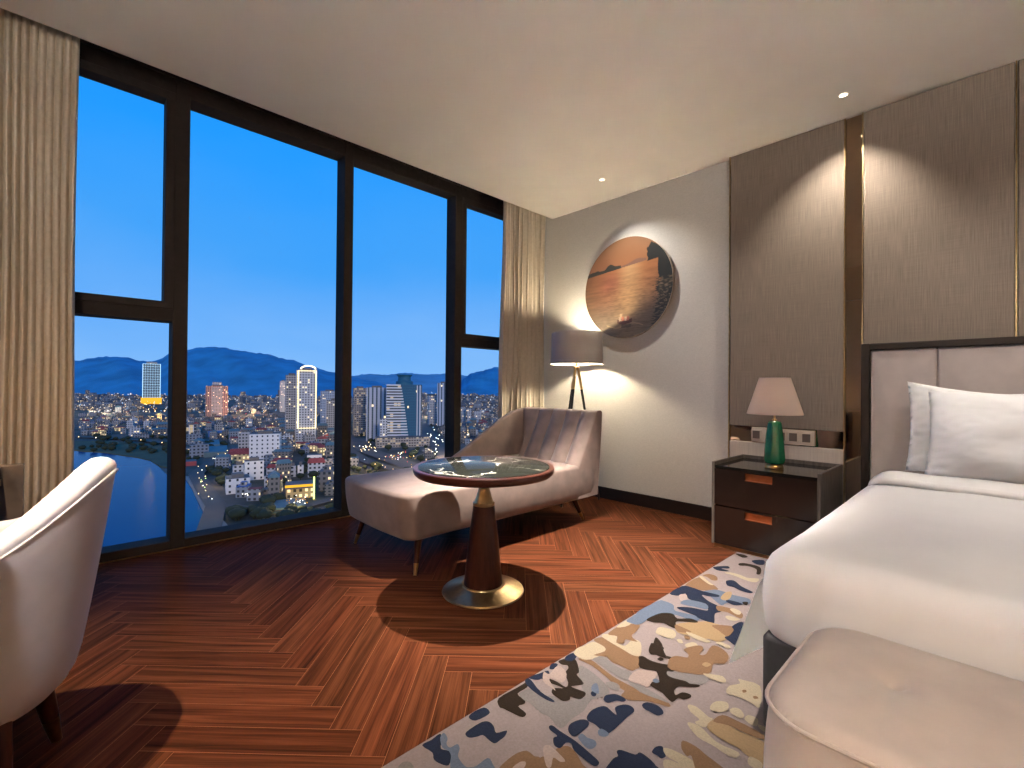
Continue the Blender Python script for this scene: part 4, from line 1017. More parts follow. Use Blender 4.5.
def bmat(name, col, winc=(.02, .025, .03), lit=.12, fw=3.2, fh=3.3, ww=.5, wh=.5, es=2.2, roof=None, glow=(1, .72, .38)):
    """facade with a grid of windows, some of them lit; UVs are metres"""
    m, n, b = nt(name); b.inputs['Roughness'].default_value = .7
    def M_(op, a, bb=None):
        x = n.nodes.new('ShaderNodeMath'); x.operation = op
        for i, v in enumerate((a, bb)):
            if v is None: continue
            if isinstance(v, (int, float)): x.inputs[i].default_value = v
            else: n.links.new(v, x.inputs[i])
        return x.outputs[0]
    uv = n.nodes.new('ShaderNodeUVMap'); uv.uv_map = 'UVMap'; s = n.nodes.new('ShaderNodeSeparateXYZ'); n.links.new(uv.outputs[0], s.inputs[0])
    u, v = M_('DIVIDE', s.outputs[0], fw), M_('DIVIDE', s.outputs[1], fh)
    fu, fv = M_('FRACT', u), M_('FRACT', v)
    inu = M_('LESS_THAN', M_('ABSOLUTE', M_('SUBTRACT', fu, .5)), ww/2)
    inv = M_('LESS_THAN', M_('ABSOLUTE', M_('SUBTRACT', fv, .5)), wh/2)
    win = M_('MULTIPLY', inu, inv); win = M_('MULTIPLY', win, M_('GREATER_THAN', s.outputs[1], -.5))
    cv = n.nodes.new('ShaderNodeCombineXYZ'); n.links.new(M_('FLOOR', u), cv.inputs[0]); n.links.new(M_('FLOOR', v), cv.inputs[1])
    wn = n.nodes.new('ShaderNodeTexWhiteNoise'); wn.noise_dimensions = '3D'; n.links.new(cv.outputs[0], wn.inputs['Vector'])
    on = M_('MULTIPLY', win, M_('LESS_THAN', wn.outputs['Value'], lit))
    mx = n.nodes.new('ShaderNodeMix'); mx.data_type = 'RGBA'; n.links.new(win, mx.inputs[0])
    mx.inputs[6].default_value = (*col, 1); mx.inputs[7].default_value = (*winc, 1); n.links.new(mx.outputs[2], b.inputs['Base Color'])
    b.inputs['Emission Color'].default_value = (*glow, 1); n.links.new(M_('MULTIPLY', on, es), b.inputs['Emission Strength'])
    return m

def prism(bm, pts, z0, z1, mi=0, rmi=None, uvoff=0):
    """extruded footprint with metre UVs on the walls and a flat roof"""
    uvl = bm.loops.layers.uv.get('UVMap') or bm.loops.layers.uv.new('UVMap')
    n_ = len(pts); lo_ = [bm.verts.new((p[0], p[1], z0)) for p in pts]; hi = [bm.verts.new((p[0], p[1], z1)) for p in pts]
    s = uvoff
    for i in range(n_):
        j = (i+1) % n_; l = math.hypot(pts[j][0]-pts[i][0], pts[j][1]-pts[i][1])
        f = bm.faces.new((lo_[i], lo_[j], hi[j], hi[i])); f.material_index = mi
        for lp, q in zip(f.loops, ((s, 0), (s+l, 0), (s+l, z1-z0), (s, z1-z0))): lp[uvl].uv = q
        s += l+.37
    f = bm.faces.new(hi); f.material_index = mi if rmi is None else rmi
    for lp in f.loops: lp[uvl].uv = (0, -5)
    return hi

def foot(c, w_, d_, yaw):
    """footprint whose front edge is centred on c and faces the camera, yawed"""
    v = Vector((c.x, c.y, 0)).normalized(); a = math.atan2(v.y, v.x)+yaw
    f = Vector((math.cos(a), math.sin(a), 0)); r = Vector((f.y, -f.x, 0))
    P = [c-r*w_/2, c+r*w_/2, c+r*w_/2+f*d_, c-r*w_/2+f*d_]
    return [(p.x, p.y) for p in P]

def site(x0, x1, yb, yt):
    """ground position, width and height of a building from where its foot and roof line are seen"""
    c = G((x0+x1)/2, yb); D = depth(c); v = c-CAM; zt = None
    dr = ray((x0+x1)/2, yt); k = math.hypot(v.x, v.y)/math.hypot(dr.x, dr.y)
    h2 = Vector((v.x, v.y, 0)).normalized(); return c, (x1-x0)*D/F_PX*max(.6, h2.dot(FW)), CAM.z+dr.z*k, D

M_white = bmat('white_render_facade', (.50, .49, .51), lit=.10, fw=3.4, fh=3.3)
M_hosp = bmat('white_block_facade', (.78, .72, .68), lit=.05, fw=4.6, fh=4.0, ww=.30, wh=.42)
M_grey = bmat('grey_tower_facade', (.42, .38, .36), lit=.06, fw=3.0, fh=3.3, ww=.55, wh=.45)
M_pink = bmat('brick_pink_facade', (.42, .25, .22), lit=.08, fw=3.6, fh=3.3, ww=.55, wh=.6)
M_bal = bmat('lit_balcony_facade', (.30, .26, .24), (.05, .04, .04), lit=.28, fw=3.2, fh=3.2, ww=.7, wh=.5, es=.6)
M_vert = bmat('vertical_band_facade', (.48, .49, .55), (.05, .08, .10), lit=.03, fw=5.5, fh=3.2, ww=.38, wh=.96)
M_strip = bmat('striped_balcony_facade', (.72, .66, .62), (.04, .05, .06), lit=.30, fw=4.6, fh=4.7, ww=.8, wh=.9, es=.55)
M_teal = bmat('teal_glass_facade', (.012, .10, .17), (.008, .07, .14), lit=.01, fw=2.2, fh=3.4, ww=.8, wh=.8)
M_led = bmat('led_lined_tower_facade', (.16, .20, .22), (.08, .13, .18), lit=1, fw=5, fh=7, ww=.65, wh=.7, es=.0)
M_far1 = bmat('far_pale_facade', (.26, .27, .30), lit=.07, fw=5, fh=4.5, es=1.2)  # far facades darker and cooler: the blue of distance is in their colour
M_far2 = bmat('far_grey_facade', (.12, .13, .16), lit=.08, fw=5, fh=4.5, es=1.0)
M_far3 = bmat('far_lit_facade', (.20, .17, .16), lit=.35, fw=5, fh=4.5, es=.9)
M_roof = mat('flat_roof', (.16, .14, .13), .9, var=.2, scale=.1)
M_red = mat('red_tile_roof', (.30, .055, .045), .8, var=.2, scale=.3)
M_blue = mat('blue_sheet_roof', (.03, .12, .34), .6, var=.15, scale=.2)
M_blueg = mat('blue_green_sheet_roof', (.10, .16, .17), .6, var=.2, scale=.2)
L_warm = emis('warm_street_glow', (1, .66, .30), 5)
L_white = emis('white_street_glow', (1, .90, .74), 6)
L_cool = emis('cool_led_glow', (.50, .78, 1), 2.2)
L_gold = emis('gold_led_glow', (1, .80, .42), 3.2)
L_yel = emis('yellow_flood_glow', (1, .50, .04), 1.25)
L_lime = emis('lime_sign_glow', (.75, 1, .25), 3)
L_red = emis('red_sign_glow', (1, .12, .10), 1.6)

# land, lake, hills
m_land, n, b = nt('city_ground'); b.inputs['Roughness'].default_value = .9
tc = n.nodes.new('ShaderNodeTexCoord'); v1 = n.nodes.new('ShaderNodeTexNoise'); v1.inputs['Scale'].default_value = .02; v1.inputs['Detail'].default_value = 8
n.links.new(tc.outputs['Object'], v1.inputs['Vector']); cr = n.nodes.new('ShaderNodeValToRGB'); e = cr.color_ramp.elements
e[0].position = .38; e[0].color = (.030, .032, .018, 1); e[1].position = .64; e[1].color = (.15, .11, .085, 1)
n.links.new(v1.outputs['Fac'], cr.inputs[0]); n.links.new(cr.outputs[0], b.inputs['Base Color'])
bm = B(); box(bm, -16000, -6, -9000, 16000, GZ-12, GZ); struct('ground', bm, m_land, smooth=False)
m_water = mat('lake_water', (.002, .085, .20), .16, var=.05, scale=.02, spec=.5)
m_water.node_tree.nodes['Principled BSDF'].inputs['IOR'].default_value = 1.08
WP = [(-300, 500), (-100, 458), (60, 449), (84, 452), (104, 453), (122, 456), (137, 458), (150, 461), (158, 466), (166, 474), (176, 477), (187, 479), (192, 487), (197, 498), (203, 510), (211, 522), (222, 534), (245, 560), (280, 600), (340, 680), (400, 760), (-300, 760)]
def slab(bm, P, z, h=.6, mi=0):
    Q = [G(x, y, z) for x, y in P]; A_ = sum(Q[i-1].x*Q[i].y-Q[i].x*Q[i-1].y for i in range(len(Q)))
    if A_ < 0: Q = Q[::-1]
    prism(bm, [(q.x, q.y) for q in Q], z-h, z, mi)
bm = B(); slab(bm, WP, GZ+.5, .5); bmesh.ops.triangulate(bm, faces=[f for f in bm.faces if len(f.verts) > 4]); struct('lake', bm, m_water, smooth=False)
m_path = mat('promenade_paving', (.26, .22, .19), .9, var=.1, scale=.05)
m_road = mat('asphalt_road', (.10, .075, .06), .8, var=.15, scale=.05)
m_park = mat('lakeside_grass', (.10, .085, .035), .95, var=.3, scale=.03)
bm = B(); slab(bm, [(184, 476), (190, 476), (196, 484), (204, 498), (213, 510), (226, 523), (240, 540), (222, 540), (211, 524), (203, 511), (197, 499), (192, 488)], GZ+1.2, 1.2)
struct('promenade', bm, m_path, smooth=False)
bm = B(); slab(bm, [(-100, 441), (80, 441), (110, 441), (140, 443), (165, 446), (172, 455), (172, 468), (160, 466), (150, 460), (137, 457), (122, 455), (104, 452), (84, 451), (60, 448), (-100, 456)], GZ+1.0, 1)
struct('lakeside_park', bm, m_park, smooth=False)
def ribbon(name, P, wpx, m, z=GZ+1.4):
    bm = B(); Q = [G(x, y, z) for x, y in P]; L_, R_ = [], []
    for i, q in enumerate(Q):
        d = (Q[min(i+1, len(Q)-1)]-Q[max(0, i-1)]); d.z = 0; d.normalize(); nn_ = Vector((-d.y, d.x, 0))*wpx/2; L_.append(q+nn_); R_.append(q-nn_)
    for i in range(len(Q)-1):
        bm.faces.new([bm.verts.new(v) for v in (R_[i], R_[i+1], L_[i+1], L_[i])])
    r = bmesh.ops.extrude_face_region(bm, geom=bm.faces[:]); bmesh.ops.translate(bm, verts=[v for v in r['geom'] if isinstance(v, bmesh.types.BMVert)], vec=(0, 0, .3))
    bmesh.ops.recalc_face_normals(bm, faces=bm.faces[:])
    return struct(name, bm, m, smooth=False)
ROADS = [([(60, 436), (84, 437), (110, 438), (140, 440), (166, 443), (200, 450)], 10), ([(206, 540), (216, 505), (204, 488), (196, 474), (214, 460), (236, 446)], 11),
         ([(236, 396), (262, 405), (276, 412), (290, 419), (312, 424), (340, 433), (366, 450), (400, 462), (440, 478)], 22),
         ([(458, 470), (446, 456), (436, 443), (428, 434), (422, 424), (418, 414), (410, 402)], 20),
         ([(60, 402), (110, 404), (150, 404), (200, 400), (240, 396)], 24), ([(344, 447), (368, 462), (396, 470)], 12),
         ([(225, 505), (262, 511), (300, 508), (336, 498)], 8)]
for P, w_ in ROADS: ribbon('road', P, w_, m_road)

m_hill = mat('hazy_forest_hill', (.025, .24, .42), .95, var=.25, scale=.006, detail=8)  # blue haze of distance is put into the hill colours
m_hill2 = mat('hazy_far_hill', (.12, .32, .46), .95, var=.2, scale=.004, detail=8)
def hill(name, D, sil, thick, m, ybase=388, seed=0, label=None):
    """ridge whose crest follows the skyline at distance D, falling off in front and behind"""
    xs = [p[0] for p in sil]
    def crest(x):
        for (xa, ya), (xb, yb) in zip(sil, sil[1:]):
            if xa <= x <= xb:
                t_ = (x-xa)/(xb-xa); t_ = t_*t_*(3-2*t_); return ya+(yb-ya)*t_
        return sil[-1][1]
    bm = B(); NU_, NV_ = 150, 26
    def f(u, v):
        x = xs[0]+(xs[-1]-xs[0])*u; d = ray(x, 384); d.z = 0; d.normalize(); k = D/ d.dot(FW)
        zc = CAM.z+D*(ray(x, crest(x)).z)                          # height of the crest there
        q = 2*v-1; base = GZ-5
        prof = math.cos(q*PI/2)**1.2
        rg = 1+.22*noise.noise(Vector((x*.045+seed, q*2.2, seed)))*(1-prof)*2
        z = base+(zc-base)*prof*(rg if abs(q) > .05 else 1)
        z += 10*noise.noise(Vector((x*.3, q*5, seed)))*prof*D/4000*(0 if abs(q) < .03 else 1)
        p = d*(k+q*thick); return Vector((p.x, p.y, z))
    grid(bm, NU_, NV_+1, f); bmesh.ops.recalc_face_normals(bm, faces=bm.faces[:])
    o = obj(name, bm, m, None, auto=180); o['kind'] = 'structure'; return o
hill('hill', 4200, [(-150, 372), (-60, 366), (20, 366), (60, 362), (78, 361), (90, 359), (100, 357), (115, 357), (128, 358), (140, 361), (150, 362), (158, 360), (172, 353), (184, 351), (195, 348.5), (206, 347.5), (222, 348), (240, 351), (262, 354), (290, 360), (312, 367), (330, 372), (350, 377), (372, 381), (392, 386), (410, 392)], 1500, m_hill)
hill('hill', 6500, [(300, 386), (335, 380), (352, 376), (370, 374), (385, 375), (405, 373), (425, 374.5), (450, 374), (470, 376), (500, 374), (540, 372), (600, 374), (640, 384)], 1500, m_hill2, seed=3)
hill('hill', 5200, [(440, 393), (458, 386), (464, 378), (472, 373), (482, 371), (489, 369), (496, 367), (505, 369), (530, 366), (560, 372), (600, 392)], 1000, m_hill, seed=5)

LIGHTS = []
def glow_ball(x, y, r_px, m, up=3, name='street_light', label=None, cat=None, group=None):
    p = G(x, y); D = depth(p); r = max(.3, .5*r_px*D/F_PX)
    p = G(x, y, GZ+up); LIGHTS.append((p, r, m, name))

def building(name, label, x0, x1, yt, yb, m, d_=None, yaw=0, roof=M_roof, parapet=True, extra=None, group=None):
    c, w_, zt, D = site(x0, x1, yb, yt)
    d_ = d_ or w_*.7
    t = thing(name, label, 'building', (c.x, c.y, GZ), group)
    bm = B(); P = foot(c, w_, d_, yaw); prism(bm, P, GZ-.5, zt, 0, 1); bmesh.ops.recalc_face_normals(bm, faces=bm.faces[:])
    obj('facade', bm, [m, roof], t, smooth=False)
    if parapet:
        bm = B(); cx_, cy2 = sum(p[0] for p in P)/4, sum(p[1] for p in P)/4
        prism(bm, [(cx_+(p[0]-cx_)*.5, cy2+(p[1]-cy2)*.5) for p in P], zt, zt+max(2.5, w_*.06), 0)
        obj('roof_housing', bm, [M_roof], t, smooth=False)
    return t, P, zt, c, D, w_

# towers that stand out, one by one
t, P, zt, c, D, w_ = building('tower', 'tall distant tower outlined in cyan light above a glowing yellow podium', 142.5, 160, 364, 404, M_led)
A_, B_ = Vector((*P[0], 0)), Vector((*P[1], 0)); Z0_ = GZ+16
bm = B()
for i in range(8):
    q = A_.lerp(B_, i/7); tube(bm, [(q.x, q.y, Z0_), (q.x, q.y, zt)], .8 if i in (0, 7) else .22, 5)
for j in range(15):
    z = Z0_+(zt-Z0_)*j/14; tube(bm, [(A_.x, A_.y, z), (B_.x, B_.y, z)], .5 if j == 14 else .26, 5)
obj('light_strip', bm, L_cool, t)
bm = B(); prism(bm, foot(c-Vector((c.x, c.y, 0)).normalized()*14, w_*1.2, w_*.9, 0), GZ, GZ+24); obj('podium', bm, L_yel, t, smooth=False, label='podium glowing yellow')
bm = B(); prism(bm, foot(c, w_*.62, w_*.5, 0), zt, zt+8); obj('crown', bm, M_grey, t, smooth=False)

t, P, zt, c, D, w_ = building('tower', 'brick-pink high-rise left of the middle of the city, in front of the hill', 205.5, 228, 386, 417, M_pink)
bm = B(); prism(bm, foot(c-Vector((c.x, c.y, 0)).normalized()*1.0, w_*.5, 2, 0), GZ, zt-3); obj('window_bay', bm, M_grey, t, smooth=False)
bm = B(); prism(bm, foot(c+Vector((c.x, c.y, 0)).normalized()*5, w_*.42, w_*.3, 0), zt+3, zt+9); obj('roof_sign', bm, M_white, t, smooth=False)

t, P, zt, c, D, w_ = building('tower', 'slim grey-green tower left of the gold-outlined tower', 285.5, 297.5, 375, 441, M_grey, yaw=.12)
t, P, zt, c, D, w_ = building('tower', 'tall grey tower with a gold light outline on its face', 295.5, 315.5, 370, 443, M_white, d_=22, yaw=-.08)
A_, B_ = Vector((*P[0], 0)), Vector((*P[1], 0)); f_ = (Vector((c.x, c.y, 0)).normalized())*-.9
A_ = A_.lerp(B_, .10)+f_; B_ = B_+f_; zl = CAM.z+(ray(306, 428).z)*depth(c)
bm = B(); tube(bm, [(A_.x, A_.y, zl), (A_.x, A_.y, zt-1), (B_.x, B_.y, zt-1), (B_.x, B_.y, zl)], .75, 6, True); obj('light_strip', bm, L_gold, t, auto=180)
bm = B(); q = A_.lerp(B_, .55); R_ = (B_-A_).normalized(); tube(bm, [tuple(q+R_*9*math.cos(a_)+Vector((0, 0, zt+1+4.5*math.sin(a_)))) for a_ in [PI*i/12 for i in range(13)]], 1.0, 6); obj('roof_arch', bm, L_gold, t, auto=180)
building('tower', 'pale slab tower behind the grey-green tower', 279.5, 286, 381, 412, M_white)
building('tower', 'wide pale apartment tower right of the gold-outlined tower', 320, 336, 391, 424, M_white, yaw=-.25)
building('tower', 'low brown tower beyond the middle mullion of the window', 326, 345, 400, 436, M_grey)
building('apartment_tower', 'brown apartment tower with lit balconies at the left of its pane', 354, 366.5, 388, 436, M_bal, yaw=.2)
t, P, zt, c, D, w_ = building('apartment_tower', 'white apartment tower with dark vertical bands beside the striped tower', 366, 386, 387.5, 441, M_vert, yaw=-.05)
building('tower', 'slim white lift tower at the foot of the striped tower', 379.5, 387, 419, 446, M_white, parapet=False)

# the striped tower with a curved teal glass flank
c, w_, zt, D = site(386, 421.5, 445, 384.5)
t = thing('tower', 'tall tower half white striped balconies, half curved teal glass, with a crown', 'building', (c.x, c.y, GZ))
P = foot(c, w_, w_*.55, .0); A_, B_ = Vector((*P[0], 0)), Vector((*P[1], 0)); inn_ = Vector((P[3][0]-P[0][0], P[3][1]-P[0][1], 0)); fr_ = -inn_.normalized()
bm = B(); prism(bm, P, GZ, zt, 0, 1); bmesh.ops.recalc_face_normals(bm, faces=bm.faces[:]); obj('glass_body', bm, [M_teal, M_roof], t, smooth=False)
# balcony slabs: each floor reaches a little further along the face, lower floors further
NF = 19; bm = B()
for i in range(NF):
    k = i/(NF-1); z = GZ+14+(zt-GZ-14)*k; e_ = .40+.22*(1-k)**.8
    q0 = A_+fr_*1.4; q1 = A_.lerp(B_, e_)+fr_*1.4; q2 = A_.lerp(B_, e_)+fr_*.02; q3 = A_+fr_*.02
    prism(bm, [(q.x, q.y) for q in (q0, q1, q2, q3)], z-1.7, z)
bmesh.ops.recalc_face_normals(bm, faces=bm.faces[:]); obj('balcony_slabs', bm, M_hosp if False else mat('pale_balcony_render', (.60, .60, .63), .8, var=.05), t, smooth=False)
bm = B(); q = [A_+fr_*.6, A_.lerp(B_, .42)+fr_*.6, A_.lerp(B_, .42)+fr_*.02, A_+fr_*.02]; prism(bm, [(v.x, v.y) for v in q], GZ+8, zt-1)
bmesh.ops.recalc_face_normals(bm, faces=bm.faces[:]); obj('lit_floors', bm, bmat('dark_lit_floors', (.06, .06, .065), (.04, .05, .06), lit=.30, fw=4.6, fh=4.7, ww=.8, wh=.9, es=.7), t, smooth=False)
bm = B()
for a0, a1 in ((.855, .885), (.93, 1.0)):
    q = [A_.lerp(B_, a0)+fr_*.8, A_.lerp(B_, a1)+fr_*.8, A_.lerp(B_, a1)+fr_*.02, A_.lerp(B_, a0)+fr_*.02]; prism(bm, [(v.x, v.y) for v in q], GZ+8, zt-1)
bmesh.ops.recalc_face_normals(bm, faces=bm.faces[:]); obj('fin', bm, M_vert, t, smooth=False, label='pale vertical fins')
bm = B(); ctr = (A_+B_)/2+inn_*.5
lathe(bm, [(0, zt), (11, zt), (11, zt+4), (8.5, zt+5), (8, zt+10), (10.5, zt+13), (9.8, zt+13), (6, zt+9.5), (0, zt+9)], (ctr.x, ctr.y), 24); obj('crown', bm, M_teal, t, smooth=False)
bm = B(); prism(bm, foot(c-Vector((c.x, c.y, 0)).normalized()*22, w_*1.45, 30, .12), GZ, GZ+12, 0, 1); bmesh.ops.recalc_face_normals(bm, faces=bm.faces[:]); obj('podium', bm, [M_bal, M_roof], t, smooth=False)

building('tower', 'pale blue-white block of flats under the glass tower, at its right', 429, 437, 396, 425, M_white, yaw=.3)
building('tower', 'white stepped hotel tower at the right side of the middle pane', 437, 449, 383, 426, M_vert, yaw=-.1)
building('block_of_flats', 'small twin white block seen over the chaise arm', 460.5, 465.5, 407.5, 423, M_white)
building('block_of_flats', 'small white block beside its twin, over the chaise arm', 467, 471.5, 408.5, 424, M_white)
building('block_of_flats', 'low white block with a lit sign over the chaise arm', 474, 481, 411, 423, M_white)

# named blocks nearer by
building('white_block', 'broad white seven-storey block with rows of small dark windows', 249, 279.5, 434, 462, M_hosp, yaw=-.12)
building('white_block', 'tall narrow grey-white wing beside the broad white block', 238, 249.5, 432, 458, M_grey, yaw=-.12)
building('white_house', 'white flat-roofed house with blue-white walls, second row from the lake', 245, 264, 461, 480, M_hosp, yaw=.1)
building('white_house', 'low white annex left of the blue-white house', 233, 246, 465, 476, M_white, yaw=.1)
building('white_house', 'white house with rows of dark windows nearest to the promenade', 226, 250, 478.5, 493.5, M_hosp, d_=16, yaw=.05)
building('white_house', 'small cream house right of the house nearest to the promenade', 264, 277, 476, 488, M_white, yaw=-.2)
def gable(name, label, x0, x1, yt, yb, m, rm_, yaw=0, group=None, rise=.28):
    c, w_, zt, D = site(x0, x1, yb, yt); d_ = w_*.7
    t = thing(name, label, 'house', (c.x, c.y, GZ), group)
    P = [Vector((*p, zt)) for p in foot(c, w_, d_, yaw)]
    bm = B(); prism(bm, [(p.x, p.y) for p in P], GZ-.5, zt); bmesh.ops.recalc_face_normals(bm, faces=bm.faces[:]); obj('walls', bm, m, t, smooth=False)
    bm = B(); h_ = w_*rise; ov = 1.07; ce = sum(P, Vector())/4
    Q = [bm.verts.new(ce+(p-ce)*ov) for p in P]; r0 = bm.verts.new((P[0]+P[3])/2*.85+ce*.15+Vector((0, 0, h_))); r1 = bm.verts.new((P[1]+P[2])/2*.85+ce*.15+Vector((0, 0, h_)))
    for fc in ((Q[0], Q[1], r1, r0), (Q[2], Q[3], r0, r1), (Q[0], r0, Q[3]), (Q[1], Q[2], r1), tuple(Q)): bm.faces.new(fc)
    bmesh.ops.recalc_face_normals(bm, faces=bm.faces[:]); obj('roof', bm, rm_, t, smooth=False)
    return t
M_ylit = bmat('yellow_lit_house_facade', (.62, .45, .22), (.06, .05, .03), lit=.5, fw=3.6, fh=3.6, ww=.5, wh=.55, es=1.6)
gable('villa', 'yellow-lit villa with a red tiled roof in front of the broad white block', 229, 251, 454.5, 463, M_ylit, M_red, yaw=.1)
gable('villa', 'red-roofed house right of the blue-white house', 266, 279, 468, 478, M_white, M_red, yaw=-.3)
gable('villa', 'wide house with a dull red roof below the gold-outlined tower', 308, 325, 463, 477, M_white, M_red, yaw=.05)
building('white_house', 'white flat-roofed house with a sign band below the wide apartment tower', 307, 322, 455, 464, M_hosp, parapet=False)
building('row_house', 'first of the pale narrow houses behind the lit market hall', 290, 296, 466, 477, M_white)
building('row_house', 'second of the pale narrow houses behind the lit market hall', 297.5, 303.5, 465, 477, M_hosp)
building('shed', 'long bright blue roofed shed among dark trees left of the broad white block', 208, 222, 431.5, 437, M_blue, roof=M_blue, parapet=False)
building('shed', 'long blue-green roofed warehouse left of the red-roofed villa', 204, 228, 452, 457, M_blueg, d_=60, roof=M_blueg, parapet=False)
building('shed', 'second blue-green roofed warehouse nearer the tall tower', 196, 220, 445, 449, M_blueg, d_=60, roof=M_blueg, parapet=False)
building('shed', 'low blue roofed hall at the bottom of the middle pane', 272, 306, 507, 512, M_blueg, d_=22, roof=M_blueg, parapet=False)
building('office_block', 'horizontally banded office block at the left edge of the middle pane', 185, 196, 425, 441, M_strip)
building('shop', 'low shop with a red lit front by the lakeside road', 184, 196.5, 461.5, 466, mat('shop_red_wall', (.35, .06, .06), .7), d_=14, parapet=False)
# market hall, floodlit yellow
c, w_, zt, D = site(285, 314, 500, 485)
t = thing('market_hall', 'market hall floodlit yellow with bright stalls, bottom of the middle pane', 'building', (c.x, c.y, GZ))
bm = B(); prism(bm, foot(c, w_, 16, .0), zt-2.5, zt); obj('roof', bm, M_roof, t, smooth=False)
bm = B(); P = foot(c-Vector((c.x, c.y, 0)).normalized()*.6, w_, 1, 0); prism(bm, P, zt-1.3, zt+.2); obj('lit_fascia', bm, L_yel, t, smooth=False, label='glowing yellow fascia')
bm = B(); prism(bm, foot(c+Vector((c.x, c.y, 0)).normalized()*5, w_*.95, 9, 0), GZ, zt-2.5); obj('walls', bm, M_ylit, t, smooth=False)
bm = B(); q = Vector((*P[1], 0)); tube(bm, [(q.x, q.y, GZ), (q.x, q.y, zt+5)], .5, 6); obj('sign_mast', bm, L_lime, t)
L = bpy.data.lights.new('market_floodlight', 'POINT'); L.energy = 9000; L.color = (1, .75, .25); L.shadow_soft_size = 3; lo_ = link('market_floodlight', L); lo_.location = G(296, 500, GZ+9)

for gx, gy, w_, cl_ in ((258, 406, 2.6e5, (1, .72, .38)), (240, 408, 1.5e5, (1, .45, .25)), (330, 428, 1.5e4, (1, .75, .42)), (364, 448, 5e4, (1, .72, .36)), (398, 457, 5e4, (1, .68, .30)),
                        (416, 458, 2.5e4, (1, .85, .6)), (436, 438, 9e4, (1, .88, .7)), (430, 408, 2.5e5, (1, .8, .55)), (100, 405, 3.5e5, (1, .85, .6)), (150, 410, 2.5e5, (1, .6, .12)), (214, 458, 1.2e4, (1, .8, .45)), (206, 478, 7e3, (1, .75, .3))):
    L = bpy.data.lights.new('district_light', 'POINT'); L.energy = w_; L.color = cl_; L.shadow_soft_size = 4; lo_ = link('district_light', L); lo_.location = G(gx, gy, GZ+22)
# ordinary houses: a few shared meshes, each house its own object
rc = random.Random(11)
HM = []
M_t1 = bmat('weathered_town_facade', (.34, .31, .29), lit=.10, fw=3.2, fh=3.3, es=1.4)
M_t2 = bmat('dark_town_facade', (.17, .15, .14), lit=.14, fw=3.2, fh=3.3, es=1.6)
M_t3 = bmat('blue_grey_town_facade', (.24, .25, .28), lit=.06, fw=3.2, fh=3.3, es=1.2)
for i, (m, rf) in enumerate(((M_white, M_roof), (M_t1, M_roof), (M_t2, M_roof), (M_t1, M_red), (M_t3, M_roof), (M_t2, M_blueg), (M_ylit, M_red), (M_t3, M_blue), (M_t2, M_roof), (M_t3, M_blueg))):
    bm = B(); wv, dv2, hv = rc.uniform(8, 14), rc.uniform(10, 16), rc.uniform(7, 15)
    P = [(-wv/2, -dv2/2), (wv/2, -dv2/2), (wv/2, dv2/2), (-wv/2, dv2/2)]
    prism(bm, P, -.5, hv, 0, 1, uvoff=i*13.3)
    if rf in (M_red, M_blueg):
        Q = [bm.verts.new((p[0]*1.06, p[1]*1.06, hv+.05)) for p in P]; a_, b_ = bm.verts.new((0, -dv2*.4, hv+3)), bm.verts.new((0, dv2*.4, hv+3))
        for fc in ((Q[0], Q[1], a_), (Q[1], Q[2], b_, a_), (Q[2], Q[3], b_), (Q[3], Q[0], a_, b_)): bm.faces.new(fc).material_index = 1
    else:
        prism(bm, [(p[0]*.45, p[1]*.4) for p in P], hv, hv+2.6, 0, 1)
    bmesh.ops.recalc_face_normals(bm, faces=bm.faces[:])
    me = bpy.data.meshes.new('town_house'); bm.to_mesh(me); bm.free(); me.materials.append(m); me.materials.append(rf); HM.append(me)
def in_poly(x, y, P):
    r = False; j = len(P)-1
    for i in range(len(P)):
        if (P[i][1] > y) != (P[j][1] > y) and x < (P[j][0]-P[i][0])*(y-P[i][1])/(P[j][1]-P[i][1])+P[i][0]: r = not r
        j = i
    return r
def near_road(x, y, m_=4):
    p = G(x, y)
    for P, w_ in ROADS:
        for a_, b_ in zip(P, P[1:]):
            A2, B2 = G(*a_), G(*b_); ab = B2-A2; t_ = max(0, min(1, (p-A2).dot(ab)/ab.length_squared))
            if (p-(A2+ab*t_)).length < w_/2+m_+7: return True
    return False
KEEP = [(136, 168, 402, 416), (226, 262, 458, 494), (238, 282, 440, 463), (200, 232, 440, 458), (262, 280, 470, 490), (284, 326, 480, 510), (286, 326, 455, 480), (184, 198, 455, 468), (270, 308, 500, 516), (352, 424, 436, 460)]
def clear(x, y):
    if in_poly(x, y, WP) or near_road(x, y): return False
    if x < 184 and y > 438: return False
    if x < 235 and y > 466+max(0, x-200)*.2: return False
    return not any(a_ < x < b_ and c_ < y < d_ for a_, b_, c_, d_ in KEEP)
zones = [((80, 336), (408, 438), 120), ((186, 336), (438, 500), 62), ((352, 449), (400, 470), 55), ((458, 505), (408, 445), 34)]
hn = 0; placed = []
for (xa, xb), (ya, yb), cnt in zones:
    k = 0; tries = 0
    while k < cnt and tries < 4000:
        tries += 1; x = rc.uniform(xa, xb); y = ya+(yb-ya)*rc.random()
        if not clear(x, y): continue
        p = G(x, y)
        if any((p-q).length < 17 for q in placed): continue
        placed.append(p)
        o = link('town_house', rc.choice(HM)); o.location = p; o.rotation_euler.z = math.atan2(p.y, p.x)+PI/2+rc.choice((0, PI/2))+rc.uniform(-.3, .3)
        s = rc.uniform(.62, 1.15); o.scale = (s, s, rc.uniform(.6, 1.15))
        tag(o, 'small town house among the low houses of the city below the window', 'house', 'low houses of the city below'); k += 1; hn += 1
